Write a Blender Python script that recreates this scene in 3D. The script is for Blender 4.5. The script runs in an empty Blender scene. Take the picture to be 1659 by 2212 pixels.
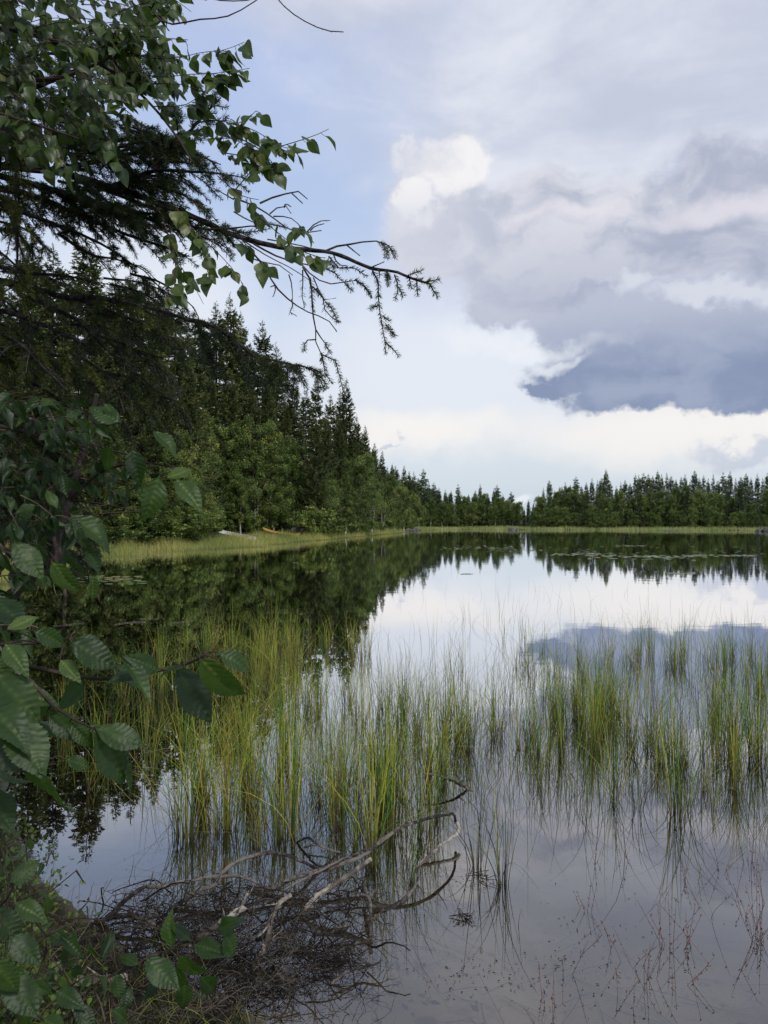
import bpy, math, random
import numpy as np
from mathutils import Vector

# ------------------------------------------------------------------ scene, camera, sky, sun
sc = bpy.context.scene
col = sc.collection
R = math.radians
H = 1.7                      # eye height above the water, metres
F = 1661.7                   # focal length in pixels of a 1659 x 2212 view of the photograph
CU, HV = 829.5, 1122.0       # column of the view axis, row of the horizon

cam_d = bpy.data.cameras.new("camera")
cam = bpy.data.objects.new("camera", cam_d)
col.objects.link(cam)
cam.location = (0, 0, H)
cam.rotation_euler = (R(90), 0, 0)
cam_d.sensor_fit = 'VERTICAL'
cam_d.sensor_height = 36
cam_d.lens = 36 * F / 2212
cam_d.shift_y = 16 / 2212
cam_d.clip_start = 0.05
cam_d.clip_end = 3000
sc.camera = cam
sc.view_settings.view_transform = 'Standard'
sc.view_settings.look = 'None'
sc.view_settings.exposure = 0
sc.view_settings.gamma = 1
sc.cycles.max_bounces = 10
sc.cycles.transparent_max_bounces = 16
sc.cycles.glossy_bounces = 4
sc.cycles.diffuse_bounces = 3

SUN_EL, SUN_AZ = 42.0, 150.0   # azimuth clockwise from the view direction

def s2l(c):
    return tuple((x / 255 / 12.92) if x / 255 <= 0.04045 else ((x / 255 + 0.055) / 1.055) ** 2.4 for x in c)

world = bpy.data.worlds.new("World")
sc.world = world
world.use_nodes = True
wt = world.node_tree
wt.nodes.clear()

class NT:
    """small helper for node arithmetic"""
    def __init__(s, t): s.t = t
    def n(s, kind, **kw):
        x = s.t.nodes.new(kind)
        for k, v in kw.items(): setattr(x, k, v)
        return x
    def put(s, sock, v):
        if isinstance(v, bpy.types.NodeSocket): s.t.links.new(v, sock)
        elif isinstance(v, tuple) and len(v) == 3 and sock.type == 'RGBA': sock.default_value = (*v, 1)
        else: sock.default_value = v
    def m(s, op, a, b=0.0, c=0.0, clamp=False):
        x = s.n('ShaderNodeMath', operation=op, use_clamp=clamp)
        s.put(x.inputs[0], a); s.put(x.inputs[1], b); s.put(x.inputs[2], c)
        return x.outputs[0]
    def v(s, op, a, b=(0, 0, 0), sc_=1.0):
        x = s.n('ShaderNodeVectorMath', operation=op)
        s.put(x.inputs[0], a); s.put(x.inputs[1], b)
        return x.outputs['Value'] if op in ('LENGTH', 'DOT_PRODUCT') else x.outputs['Vector']
    def mix(s, f, a, b):
        x = s.n('ShaderNodeMix', data_type='RGBA', clamp_factor=True)
        s.put(x.inputs[0], f); s.put(x.inputs[6], a); s.put(x.inputs[7], b)
        return x.outputs[2]
    def step(s, x_, lo, hi, o0=0.0, o1=1.0):
        x = s.n('ShaderNodeMapRange', interpolation_type='SMOOTHSTEP')
        s.put(x.inputs[0], x_)
        for i, q in enumerate((lo, hi, o0, o1)): s.put(x.inputs[1 + i], q)
        return x.outputs[0]
    def noise(s, vec, scale, detail=6, rough=0.55, dist=0.0):
        x = s.n('ShaderNodeTexNoise')
        s.put(x.inputs['Vector'], vec)
        x.inputs['Scale'].default_value = scale
        x.inputs['Detail'].default_value = detail
        x.inputs['Roughness'].default_value = rough
        x.inputs['Distortion'].default_value = dist
        return x
    def ramp(s, f, stops):
        x = s.n('ShaderNodeValToRGB')
        e = x.color_ramp.elements
        while len(e) < len(stops): e.new(0.5)
        for el_, (p, c) in zip(e, stops): el_.position = p; el_.color = (*c, 1)
        s.put(x.inputs[0], f)
        return x.outputs[0]

def build_sky():
    T = NT(wt)
    tc = T.n('ShaderNodeTexCoord')
    d = T.v('NORMALIZE', tc.outputs['Generated'])
    sep = T.n('ShaderNodeSeparateXYZ'); T.put(sep.inputs[0], d)
    X, Y, Z = sep.outputs
    az = T.m('MULTIPLY', T.m('ARCTAN2', X, Y), 57.2958)
    el = T.m('MULTIPLY', T.m('ARCSINE', Z), 57.2958)
    comb = T.n('ShaderNodeCombineXYZ')
    T.put(comb.inputs[0], az); T.put(comb.inputs[1], el)
    P = comb.outputs[0]                                   # sky position in degrees
    n1 = T.noise(P, 0.15, 5, 0.56)
    n2 = T.noise(P, 0.8, 3, 0.55)
    c1 = T.v('SUBTRACT', n1.outputs['Color'], (0.5, 0.5, 0.5))
    c2 = T.v('SUBTRACT', n2.outputs['Color'], (0.5, 0.5, 0.5))
    W = T.v('ADD', P, T.v('ADD', T.v('MULTIPLY', c1, (10, 7, 0)), T.v('MULTIPLY', c2, (1.7, 1.5, 0))))
    Ws = T.v('ADD', P, T.v('MULTIPLY', c1, (12, 5, 0)))
    # flattened coordinates for streaky stratus
    st = T.n('ShaderNodeMapping'); T.put(st.inputs['Vector'], P)
    st.inputs['Rotation'].default_value = (0, 0, R(-16)); st.inputs['Scale'].default_value = (0.05, 0.15, 1)
    streak = T.noise(st.outputs[0], 1.0, 5, 0.58, 0.5).outputs['Fac']
    Wb = T.v('MULTIPLY', T.v('ADD', P, T.v('MULTIPLY', c1, (7, 5, 0))), (0.085, 0.15, 1))
    billow = T.noise(Wb, 1.2, 6, 0.55).outputs['Fac']
    billow_up = T.noise(T.v('ADD', Wb, (-0.10, 0.2, 0)), 1.2, 6, 0.55).outputs['Fac']
    relief = T.m('SUBTRACT', billow, billow_up)           # > 0 on sides that face up and left

    er = T.noise(T.v('MULTIPLY', P, (1, 1.5, 1)), 0.42, 6, 0.66).outputs['Fac']
    er = T.m('MULTIPLY', T.m('SUBTRACT', er, 0.5), 0.75)   # frays the cloud edges

    def pos(u, v):
        return math.degrees(math.atan2(u - CU, F)), math.degrees(math.atan2(HV - v, math.hypot(F, u - CU)))
    def field(blobs, warp):
        out = None
        for (u, v, ru, rv) in blobs:
            a, e = pos(u, v)
            q = T.v('MULTIPLY', T.v('SUBTRACT', warp, (a, e, 0)), (29 / ru, 29 / rv, 0))
            b = T.m('SUBTRACT', 1.0, T.v('LENGTH', q))
            out = b if out is None else T.m('SMOOTH_MAX', out, b, 0.12)
        return out
    def shade(dark, light, f): return T.mix(f, s2l(dark), s2l(light))

    sky = T.n('ShaderNodeTexSky', sky_type='NISHITA')
    sky.sun_disc = False
    sky.sun_elevation = R(SUN_EL); sky.sun_rotation = R(SUN_AZ)
    sky.air_density = 1.2; sky.dust_density = 2.0
    blue = T.v('MULTIPLY', sky.outputs[0], (0.1, 0.1, 0.1))
    # a thin veil over the whole sky
    e01 = T.m('DIVIDE', el, 45.0, clamp=True)
    veil = T.ramp(e01, [(0.0, s2l((206, 222, 234))), (0.06, s2l((216, 228, 240))), (0.16, s2l((226, 232, 242))),
                        (0.32, s2l((212, 224, 246))), (0.5, s2l((188, 208, 243))), (0.66, s2l((190, 206, 242))), (0.80, s2l((194, 206, 240))), (1, s2l((200, 208, 234)))])
    c = T.mix(0.86, blue, veil)
    # streaks of cirrus in the blue
    c = T.mix(T.m('MULTIPLY', T.step(streak, 0.46, 0.72), 0.45), c, s2l((226, 230, 246)))
    # pale whitish area low in the middle and a cream band low at the right
    c = T.mix(T.m('MULTIPLY', T.step(field([(960, 790, 430, 190), (300, 640, 300, 200)], Ws), -0.25, 0.75), 0.8), c, s2l((233, 238, 247)))
    c = T.mix(T.m('MULTIPLY', T.step(field([(1520, 930, 520, 75), (900, 935, 260, 50)], Ws), -0.3, 0.8), 0.85), c, s2l((250, 246, 242)))
    # upper right stratus sheet
    f = field([(1330, 130, 640, 330), (760, -60, 330, 130), (1700, 420, 500, 260), (1100, 330, 300, 160)], Ws)
    c = T.mix(T.m('MULTIPLY', T.step(f, -0.25, 0.6), 0.88), c,
              shade((198, 204, 220), (230, 233, 243), T.step(T.m('ADD', T.m('MULTIPLY', streak, 0.6), T.m('MULTIPLY', billow, 0.4)), 0.36, 0.66)))
    # brighter wisps round the first cumulus
    f = field([(900, 560, 110, 90), (1010, 600, 120, 60)], Ws)
    c = T.mix(T.m('MULTIPLY', T.step(f, -0.5, 0.6), 0.5), c, s2l((214, 218, 236)))
    # first cumulus: bright heads at its upper left, grey body to the right
    f = field([(955, 380, 95, 62), (890, 440, 70, 50), (1010, 355, 55, 45), (940, 510, 130, 90), (1130, 490, 260, 120), (1420, 500, 430, 150), (1120, 585, 190, 75), (1130, 655, 150, 38), (1250, 660, 150, 60), (1620, 480, 280, 140)], W)
    body = T.m('ADD', T.m('MULTIPLY', relief, 1.6), billow)
    cb = shade((176, 183, 203), (218, 220, 230), T.step(body, 0.22, 0.72))
    low = T.step(el, pos(1100, 680)[1], pos(1100, 450)[1])
    cb = T.mix(T.m('MULTIPLY', T.m('SUBTRACT', 1.0, low), 0.55), cb, s2l((158, 168, 194)))
    left = T.step(az, pos(880, 500)[0], pos(1230, 500)[0])
    cb = T.mix(T.m('MULTIPLY', T.m('SUBTRACT', 1.0, left), 0.7), cb, s2l((216, 219, 231)))
    c = T.mix(T.step(T.m('ADD', f, er), -0.12, 0.44), c, cb)
    head = T.step(T.m('ADD', er, field([(955, 376, 100, 62), (890, 440, 60, 38), (1012, 356, 62, 54)], W)), -0.02, 0.50)
    head = T.m('MULTIPLY', head, T.step(el, pos(950, 480)[1], pos(950, 385)[1], 0.35, 1.0))
    c = T.mix(T.m('MULTIPLY', head, T.step(body, 0.1, 0.6, 0.45, 0.92)), c, s2l((246, 245, 247)))
    arm = T.step(field([(1590, 445, 230, 26), (1230, 455, 120, 20)], Ws), -0.3, 0.8)
    c = T.mix(T.m('MULTIPLY', arm, 0.75), c, s2l((232, 229, 238)))
    # second cumulus: lit tops, blue grey belly with a flat dark foot
    f = field([(1370, 655, 70, 50), (1290, 720, 120, 60), (1560, 710, 210, 95), (1660, 660, 120, 60), (1450, 790, 330, 85), (1190, 830, 90, 26),
               (1380, 865, 150, 42), (1610, 860, 200, 45), (1300, 690, 150, 60)], W)
    top = T.step(el, pos(1500, 800)[1], pos(1500, 630)[1])
    cc = T.mix(top, s2l((138, 152, 182)), s2l((186, 193, 212)))
    cc = T.mix(T.m('MULTIPLY', T.step(T.m('ADD', T.m('MULTIPLY', relief, 2.0), billow), 0.25, 0.9), 0.35), cc, s2l((190, 198, 217)))
    c = T.mix(T.step(T.m('ADD', f, T.m('MULTIPLY', er, 0.8)), -0.06, 0.34), c, cc)
    rim = T.step(field([(1362, 628, 70, 34), (1540, 650, 150, 26), (1660, 635, 80, 34)], W), -0.15, 0.6)
    c = T.mix(T.m('MULTIPLY', rim, 0.75), c, s2l((222, 226, 237)))
    # bright notch between the two
    f = field([(1140, 745, 130, 22), (1040, 730, 80, 30), (1215, 775, 60, 16)], W)
    c = T.mix(T.m('MULTIPLY', T.step(T.m('ADD', f, er), -0.7, 0.8), 0.75), c, s2l((238, 242, 249)))
    # scraps of cloud near the horizon
    f = field([(1630, 982, 95, 16), (835, 966, 34, 6)], W)
    c = T.mix(T.m('MULTIPLY', T.step(f, -0.4, 0.6), 0.7), c, s2l((190, 199, 218)))
    f = field([(1145, 1088, 34, 13), (1060, 1105, 60, 7)], Ws)
    c = T.mix(T.m('MULTIPLY', T.step(f, -0.4, 0.4), 0.8), c, s2l((238, 240, 246)))
    bg = T.n('ShaderNodeBackground')
    T.put(bg.inputs['Color'], T.v('MULTIPLY', c, (10, 10, 10)))
    bg.inputs['Strength'].default_value = 0.1
    o = T.n('ShaderNodeOutputWorld')
    wt.links.new(bg.outputs[0], o.inputs['Surface'])
build_sky()

sun_d = bpy.data.lights.new("sun", 'SUN')
sun = bpy.data.objects.new("sun", sun_d)
col.objects.link(sun)
sun_d.energy = 2.3
sun_d.angle = R(10)
sun_d.color = (1.0, 0.96, 0.90)
sdir = Vector((math.sin(R(SUN_AZ)) * math.cos(R(SUN_EL)), math.cos(R(SUN_AZ)) * math.cos(R(SUN_EL)), math.sin(R(SUN_EL))))
sun.rotation_euler = (-sdir).to_track_quat('-Z', 'Y').to_euler()

# ------------------------------------------------------------------ mesh and material helpers
rng = np.random.default_rng(11)
random.seed(5)

def P3(u, v, d):
    """a real point d metres away along the view axis, named by where it is seen in the photograph"""
    return np.array([(u - CU) / F * d, d, H - (v - HV) / F * d])
def G3(u, v, z=0.0):
    """the point at height z seen at u, v"""
    return P3(u, v, (H - z) * F / (v - HV))

class MB:
    """gathers vertices, faces and a per-vertex tint, then links them as one mesh object"""
    def __init__(s): s.V = []; s.T = []; s.F = {3: [], 4: []}; s.n = 0
    def add(s, V, Fs, tint=0.5):
        V = np.asarray(V, float).reshape(-1, 3)
        Fs = np.asarray(Fs, int)
        s.V.append(V); s.T.append(np.broadcast_to(np.asarray(tint, float), (len(V),)))
        s.F[Fs.shape[1]].append(Fs + s.n); s.n += len(V)
        return s
    def build(s, name, mat, parent=None, smooth=False):
        me = bpy.data.meshes.new(name)
        V = np.concatenate(s.V); T = np.concatenate(s.T)
        q = np.concatenate(s.F[4]) if s.F[4] else np.zeros((0, 4), int)
        t = np.concatenate(s.F[3]) if s.F[3] else np.zeros((0, 3), int)
        me.vertices.add(len(V)); me.vertices.foreach_set('co', V.astype(np.float32).ravel())
        loops = np.concatenate([q.ravel(), t.ravel()]).astype(np.int32)
        me.loops.add(len(loops)); me.loops.foreach_set('vertex_index', loops)
        me.polygons.add(len(q) + len(t))
        st = np.concatenate([np.arange(len(q)) * 4, len(q) * 4 + np.arange(len(t)) * 3]).astype(np.int32)
        me.polygons.foreach_set('loop_start', st)
        me.update(calc_edges=True)
        me.polygons.foreach_set('use_smooth', np.full(len(q) + len(t), smooth))
        at = me.attributes.new('tint', 'FLOAT', 'POINT')
        at.data.foreach_set('value', T.astype(np.float32))
        me.materials.append(mat)
        o = bpy.data.objects.new(name, me); col.objects.link(o)
        if parent is not None: o.parent = parent
        return o

def tag(o, label=None, cat=None, group=None, kind=None):
    if label: o['label'] = label
    if cat: o['category'] = cat
    if group: o['group'] = group
    if kind: o['kind'] = kind
    return o
def empty(name, loc, rz=0):
    o = bpy.data.objects.new(name, None); col.objects.link(o)
    o.location = loc; o.rotation_euler = (0, 0, rz); o.empty_display_size = 0.2
    return o
def rebase(o, loc):
    """put the origin of a mesh object at loc and keep its vertices where they are"""
    me = o.data; n = len(me.vertices); a = np.empty(n * 3, np.float32)
    me.vertices.foreach_get('co', a); a = a.reshape(-1, 3) - np.array(loc, np.float32)
    me.vertices.foreach_set('co', a.ravel()); me.update()
    if o.parent is None: o.location = loc
    return o

def unit(v):
    v = np.asarray(v, float); return v / (np.linalg.norm(v, axis=-1, keepdims=True) + 1e-12)

def tube(mb, pts, rad, sides=6, tint=0.5, rough=0.0):
    pts = np.asarray(pts, float); n = len(pts)
    rad = np.broadcast_to(np.asarray(rad, float), (n,))
    t = unit(np.gradient(pts, axis=0))
    ref = np.array([0, 0, 1.0]) if abs(t[0][2]) < 0.9 else np.array([1.0, 0, 0])
    a = unit(np.cross(t, ref)); b = np.cross(t, a)
    th = np.arange(sides) / sides * 2 * math.pi
    r = rad[:, None] * (1 + rough * rng.uniform(-1, 1, (n, sides)))
    V = pts[:, None] + r[..., None] * (np.cos(th)[None, :, None] * a[:, None] + np.sin(th)[None, :, None] * b[:, None])
    V = V.reshape(-1, 3)
    i = np.arange(n - 1)[:, None] * sides; j = np.arange(sides)[None]; k = (j + 1) % sides
    Fq = np.stack([i + j, i + k, i + sides + k, i + sides + j], -1).reshape(-1, 4)
    mb.add(V, Fq, tint)
    # closed ends
    V2 = np.stack([pts[0], pts[-1]])
    base = mb.n - len(V)
    mb.V.append(V2); mb.T.append(np.full(2, np.mean(tint))); mb.n += 2
    j = np.arange(sides); k = (j + 1) % sides
    c0 = np.stack([base + k, base + j, np.full(sides, mb.n - 2)], 1)
    e = base + (n - 1) * sides
    c1 = np.stack([e + j, e + k, np.full(sides, mb.n - 1)], 1)
    mb.F[3].append(c0); mb.F[3].append(c1)

def spline(pts, n):
    """Catmull-Rom through pts, n samples"""
    p = np.asarray(pts, float)
    if len(p) == 2: return p[0] + (p[1] - p[0]) * np.linspace(0, 1, n)[:, None]
    q = np.vstack([2 * p[0] - p[1], p, 2 * p[-1] - p[-2]])
    seg = np.linalg.norm(np.diff(p, axis=0), axis=1); cum = np.concatenate([[0], np.cumsum(seg)])
    s = np.linspace(0, cum[-1], n); out = []
    for x in s:
        i = min(int(np.searchsorted(cum, x, 'right') - 1), len(p) - 2)
        t = (x - cum[i]) / max(seg[i], 1e-9)
        a, b, c, d = q[i], q[i + 1], q[i + 2], q[i + 3]
        out.append(0.5 * (2 * b + (c - a) * t + (2 * a - 5 * b + 4 * c - d) * t * t + (3 * b - a - 3 * c + d) * t ** 3))
    return np.array(out)

def ribbons(mb, base, h, lean, bend, w, tint, S=5, sides=3, tip=0.15):
    """many thin stems at once: base (N,3), height, lean vector (N,2), extra bend towards the tip"""
    N = len(base)
    s = np.linspace(0, 1, S + 1)[None, :, None]
    hh = np.asarray(h)[:, None, None]
    L = np.asarray(lean)[:, None, :]; B = np.asarray(bend)[:, None, :]
    xy = L * s * hh + B * (s ** 2.6) * hh
    drop = 0.5 * (np.linalg.norm(B, axis=-1, keepdims=True) ** 2) * s ** 3 * hh
    z = s * hh * (1 / np.sqrt(1 + (L ** 2).sum(-1, keepdims=True))) - drop
    C = base[:, None, :] + np.concatenate([xy, z], -1)          # N,S+1,3
    ww = np.asarray(w)[:, None, None] * (1 - (1 - tip) * s ** 1.5)
    ph = rng.uniform(0, 6.28, N)[:, None, None]
    if sides == 2:
        off = np.concatenate([np.cos(ph), np.sin(ph), 0 * ph], -1)
        V = np.stack([C - off * ww / 2, C + off * ww / 2], 2)
    else:
        V = np.stack([C + np.concatenate([np.cos(ph + k * 2.0944), np.sin(ph + k * 2.0944), 0 * ph], -1) * ww / 2 for k in range(3)], 2)
    k = V.shape[2]
    V = V.reshape(-1, 3)
    b = (np.arange(N) * (S + 1) * k)[:, None, None] + (np.arange(S) * k)[None, :, None]
    if sides == 2:
        Fq = np.stack([b + 0, b + 1, b + 3, b + 2], -1).reshape(-1, 4)
    else:
        j = np.arange(3)[None, None, :]; jn = (j + 1) % 3
        Fq = np.stack([b + j, b + jn, b + 3 + jn, b + 3 + j], -1).reshape(-1, 4)
    mb.add(V, Fq, np.repeat(np.broadcast_to(tint, (N,)), (S + 1) * k))

# ------------------------------------------------------------------ materials
def mat(name):
    m = bpy.data.materials.new(name); m.use_nodes = True
    m.node_tree.nodes.clear()
    return m, NT(m.node_tree)
def out(T, sh):
    o = T.n('ShaderNodeOutputMaterial'); T.t.links.new(sh, o.inputs['Surface'])
def attr(T, name='tint'):
    a = T.n('ShaderNodeAttribute', attribute_name=name); return a.outputs['Fac']
def principled(T, colr, rough=0.6, spec=0.4, normal=None):
    p = T.n('ShaderNodeBsdfPrincipled')
    T.put(p.inputs['Base Color'], colr); T.put(p.inputs['Roughness'], rough)
    T.put(p.inputs['Specular IOR Level'], spec)
    if normal is not None: T.put(p.inputs['Normal'], normal)
    return p.outputs[0]
def bump(T, h, strength=0.4, dist=0.01):
    b = T.n('ShaderNodeBump'); T.put(b.inputs['Height'], h)
    b.inputs['Strength'].default_value = strength; b.inputs['Distance'].default_value = dist
    return b.outputs[0]
def shmix(T, f, a, b):
    x = T.n('ShaderNodeMixShader'); T.put(x.inputs[0], f); T.t.links.new(a, x.inputs[1]); T.t.links.new(b, x.inputs[2])
    return x.outputs[0]

def foliage(name, stops, rough=0.5, spec=0.35, trans=0.35, tcol=(0.10, 0.17, 0.015), scale=0.6, vary=0.25, nz=0.35):
    """leaves and needles: tint per leaf, slow noise through the crown, difference from plant to plant"""
    m, T = mat(name)
    tc = T.n('ShaderNodeTexCoord')
    n = T.noise(tc.outputs['Object'], scale, 3, 0.6).outputs['Fac']
    oi = T.n('ShaderNodeObjectInfo')
    f = T.m('ADD', attr(T), T.m('MULTIPLY', T.m('SUBTRACT', n, 0.5), nz * 2))
    f = T.m('ADD', f, T.m('MULTIPLY', T.m('SUBTRACT', oi.outputs['Random'], 0.5), vary), clamp=True)
    c = T.ramp(f, stops)
    p = principled(T, c, rough, spec)
    tr = T.n('ShaderNodeBsdfTranslucent'); T.put(tr.inputs[0], T.mix(0.5, c, tcol))
    out(T, shmix(T, trans, p, tr.outputs[0]))
    return m
def bark(name, c1, c2, scale=8, rough=0.9, stretch=(1, 1, 0.3), b=0.6, dist=0.01, spec=0.2):
    m, T = mat(name)
    tc = T.n('ShaderNodeTexCoord')
    v = T.v('MULTIPLY', tc.outputs['Object'], stretch)
    n = T.noise(v, scale, 6, 0.65).outputs['Fac']
    oi = T.n('ShaderNodeObjectInfo')
    c = T.mix(T.step(T.m('ADD', n, T.m('MULTIPLY', T.m('SUBTRACT', attr(T), 0.5), 0.5)), 0.35, 0.65), c1, c2)
    out(T, principled(T, c, rough, spec, bump(T, n, b, dist)))
    return m

M = {}
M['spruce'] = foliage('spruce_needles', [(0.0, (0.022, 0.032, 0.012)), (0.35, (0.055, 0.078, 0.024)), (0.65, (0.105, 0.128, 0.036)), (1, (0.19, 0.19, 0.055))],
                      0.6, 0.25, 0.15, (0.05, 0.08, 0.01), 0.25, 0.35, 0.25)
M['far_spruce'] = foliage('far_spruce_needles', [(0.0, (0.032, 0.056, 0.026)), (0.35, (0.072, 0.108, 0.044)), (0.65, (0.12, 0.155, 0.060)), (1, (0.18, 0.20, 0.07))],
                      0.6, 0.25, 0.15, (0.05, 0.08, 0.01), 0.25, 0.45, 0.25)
M['birch'] = foliage('birch_leaves_far', [(0.0, (0.035, 0.060, 0.018)), (0.4, (0.10, 0.155, 0.036)), (0.75, (0.20, 0.255, 0.060)), (1, (0.34, 0.34, 0.08))],
                     0.5, 0.3, 0.3, (0.14, 0.2, 0.02), 0.35, 0.35, 0.35)
M['pine'] = foliage('pine_needles', [(0.0, (0.036, 0.06, 0.03)), (0.5, (0.09, 0.13, 0.06)), (1, (0.16, 0.20, 0.08))], 0.6, 0.25, 0.12, (0.05, 0.08, 0.01), 0.4, 0.3)
M['trunk'] = bark('spruce_bark', (0.035, 0.026, 0.020), (0.11, 0.090, 0.075), 6)
M['birch_trunk'] = bark('birch_bark', (0.10, 0.085, 0.07), (0.55, 0.52, 0.47), 3, 0.7, (1, 1, 2.5))
M['pine_trunk'] = bark('pine_bark', (0.08, 0.04, 0.022), (0.24, 0.13, 0.07), 6)

# ------------------------------------------------------------------ the lake, its bed and the land
LAKE = np.array([(1.2, 0.9), (0.2, 1.9), (-0.45, 2.62), (-1.0, 3.0), (-1.65, 3.65), (-2.35, 4.7), (-3.1, 7.0), (-5.6, 11.0), (-9.5, 19.0), (-14.5, 29), (-18.5, 37),
                 (-16.5, 41), (-13.6, 46), (-11.0, 52), (-7.6, 62), (-4.0, 75), (0.0, 92), (3.0, 108), (4.6, 122), (9.0, 131), (15, 133), (21.0, 129),
                 (21.8, 122), (22.6, 122), (23.4, 129), (34, 127), (48, 121), (58, 118), (64, 112), (90, 108), (130, 80), (150, 20), (90, -30), (20, -14), (4, -4), (2.2, 0.2)], float)

def lake_dist(x, y):
    """signed distance to the shore, positive on land"""
    p = np.stack([np.asarray(x, float), np.asarray(y, float)], -1)
    sh = p.shape[:-1]; p = p.reshape(-1, 2)
    best = np.full(len(p), 1e9); inside = np.zeros(len(p), bool)
    for a, b in zip(LAKE, np.roll(LAKE, -1, 0)):
        ab = b - a; t = np.clip(((p - a) @ ab) / (ab @ ab), 0, 1)
        best = np.minimum(best, np.linalg.norm(p - a - t[:, None] * ab, axis=1))
        cr = (a[1] > p[:, 1]) != (b[1] > p[:, 1])
        xx = a[0] + (p[:, 1] - a[1]) / (b[1] - a[1] + 1e-12) * ab[0]
        inside ^= cr & (p[:, 0] < xx)
    return np.where(inside, -best, best).reshape(sh)

def wob(x, y, s=1.0, k=0):
    return (np.sin(x * 1.7 / s + 1.3 + k) * np.cos(y * 1.3 / s + 0.7 * k) + 0.5 * np.sin(x * 3.9 / s + y * 2.7 / s + k) + 0.3 * np.sin(-x * 7.1 / s + y * 6.3 / s + 2 * k)) / 1.8

def ground_z(x, y):
    d = lake_dist(x, y)
    near = np.exp(-(np.asarray(x) ** 2 + np.asarray(y) ** 2) / 60)
    dp = np.maximum(d, 0)
    hill = 0.055 + 0.075 / (1 + np.exp((np.asarray(x, float) + 2) / 6))      # the left shore climbs more steeply
    land = 0.04 * (1 - np.exp(-dp / 0.3)) + 0.30 * (1 - np.exp(-dp / 1.8)) * near + (1 - near) * (0.25 * (1 - np.exp(-dp / 3)) + 55 * hill * (1 - np.exp(-np.maximum(dp - 2.5, 0) / 55))) + np.clip(dp, 0, 1) * 0.06 * wob(x, y, 0.6)
    bed = -0.85 * (1 - np.exp(np.minimum(d, 0) / 6.0)) + 0.01 * np.clip(-d, 0, 1) * wob(x, y, 0.5)
    return np.where(d > 0, land, bed)

def warp_axis(lo, hi, c, n, dens):
    t = np.linspace(-1, 1, n); s = np.sinh(t * dens) / math.sinh(dens)
    return np.where(s < 0, c + s * (c - lo), c + s * (hi - c))
gx = warp_axis(-700, 700, 0, 301, 6.2); gy = warp_axis(-300, 900, 5, 321, 6.2)
XX, YY = np.meshgrid(gx, gy)
ZZ = ground_z(XX, YY)
V = np.stack([XX, YY, ZZ], -1).reshape(-1, 3)
i = (np.arange(len(gy) - 1)[:, None] * len(gx) + np.arange(len(gx) - 1)[None]).ravel()
mb = MB(); mb.add(V, np.stack([i, i + 1, i + 1 + len(gx), i + len(gx)], 1), lake_dist(XX, YY).ravel())
m, T = mat('forest_soil_and_lake_bed')
geo = T.n('ShaderNodeNewGeometry')
pos = geo.outputs['Position']
sx = T.n('ShaderNodeSeparateXYZ'); T.put(sx.inputs[0], pos)
na = T.noise(pos, 3.0, 8, 0.65).outputs['Fac']; nb = T.noise(pos, 0.5, 5, 0.6).outputs['Fac']; nc = T.noise(pos, 26, 5, 0.7).outputs['Fac']
bedc = T.mix(T.step(nb, 0.35, 0.65), (0.12, 0.105, 0.08), (0.27, 0.24, 0.19))
bedc = T.mix(T.m('MULTIPLY', T.step(na, 0.56, 0.66), 0.6), bedc, (0.045, 0.036, 0.026))
bedc = T.mix(T.m('MULTIPLY', T.step(nc, 0.60, 0.68), 0.6), bedc, (0.035, 0.028, 0.02))
landc = T.mix(T.step(na, 0.4, 0.6), (0.022, 0.018, 0.012), (0.040, 0.050, 0.018))
landc = T.mix(T.step(nc, 0.55, 0.7), landc, (0.075, 0.06, 0.04))
cc = T.mix(T.step(sx.outputs[2], -0.02, 0.02), bedc, landc)
out(T, principled(T, cc, 0.95, 0.1, bump(T, nc, 0.6, 0.02)))
ground = mb.build('ground', m, smooth=True)
tag(ground, kind='structure')

# the water: a thin clear film over the bed, mirror like towards grazing angles
mb = MB()
mb.add([(-600, -250, 0), (600, -250, 0), (600, 700, 0), (-600, 700, 0)], [[0, 1, 2, 3]])
m, T = mat('lake_water')
geo = T.n('ShaderNodeNewGeometry')
pos = geo.outputs['Position']
rip = T.n('ShaderNodeMapping'); T.put(rip.inputs[0], pos); rip.inputs['Scale'].default_value = (0.55, 1.0, 1)
w1 = T.noise(rip.outputs[0], 2.2, 3, 0.5, 0.3).outputs['Fac']
w2 = T.noise(rip.outputs[0], 0.22, 3, 0.5).outputs['Fac']
sy = T.n('ShaderNodeSeparateXYZ'); T.put(sy.inputs[0], pos)
amp = T.step(sy.outputs[1], 3, 60, 0.25, 1.0)
hgt = T.m('MULTIPLY', T.m('ADD', w1, T.m('MULTIPLY', w2, 1.5)), amp)
bm = bump(T, hgt, 1.0, 0.0022)
fr = T.n('ShaderNodeFresnel'); fr.inputs[0].default_value = 1.33; T.put(fr.inputs['Normal'], bm)
fac = T.m('SUBTRACT', 1.0, T.m('POWER', T.m('SUBTRACT', 1.0, fr.outputs[0]), 4.0), clamp=True)
gl = T.n('ShaderNodeBsdfGlossy'); T.put(gl.inputs['Roughness'], T.step(T.noise(pos, 0.35, 3, 0.6).outputs['Fac'], 0.45, 0.7, 0.0, 0.03)); gl.inputs[0].default_value = (0.97, 0.97, 0.99, 1)
T.put(gl.inputs['Normal'], bm)
# brown water takes up more light where it is deeper
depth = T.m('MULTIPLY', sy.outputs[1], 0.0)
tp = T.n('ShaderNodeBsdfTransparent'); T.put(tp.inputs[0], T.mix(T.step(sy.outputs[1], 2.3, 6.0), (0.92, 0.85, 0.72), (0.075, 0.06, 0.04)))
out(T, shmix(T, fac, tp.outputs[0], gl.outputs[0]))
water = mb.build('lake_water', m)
tag(water, kind='structure')

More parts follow.
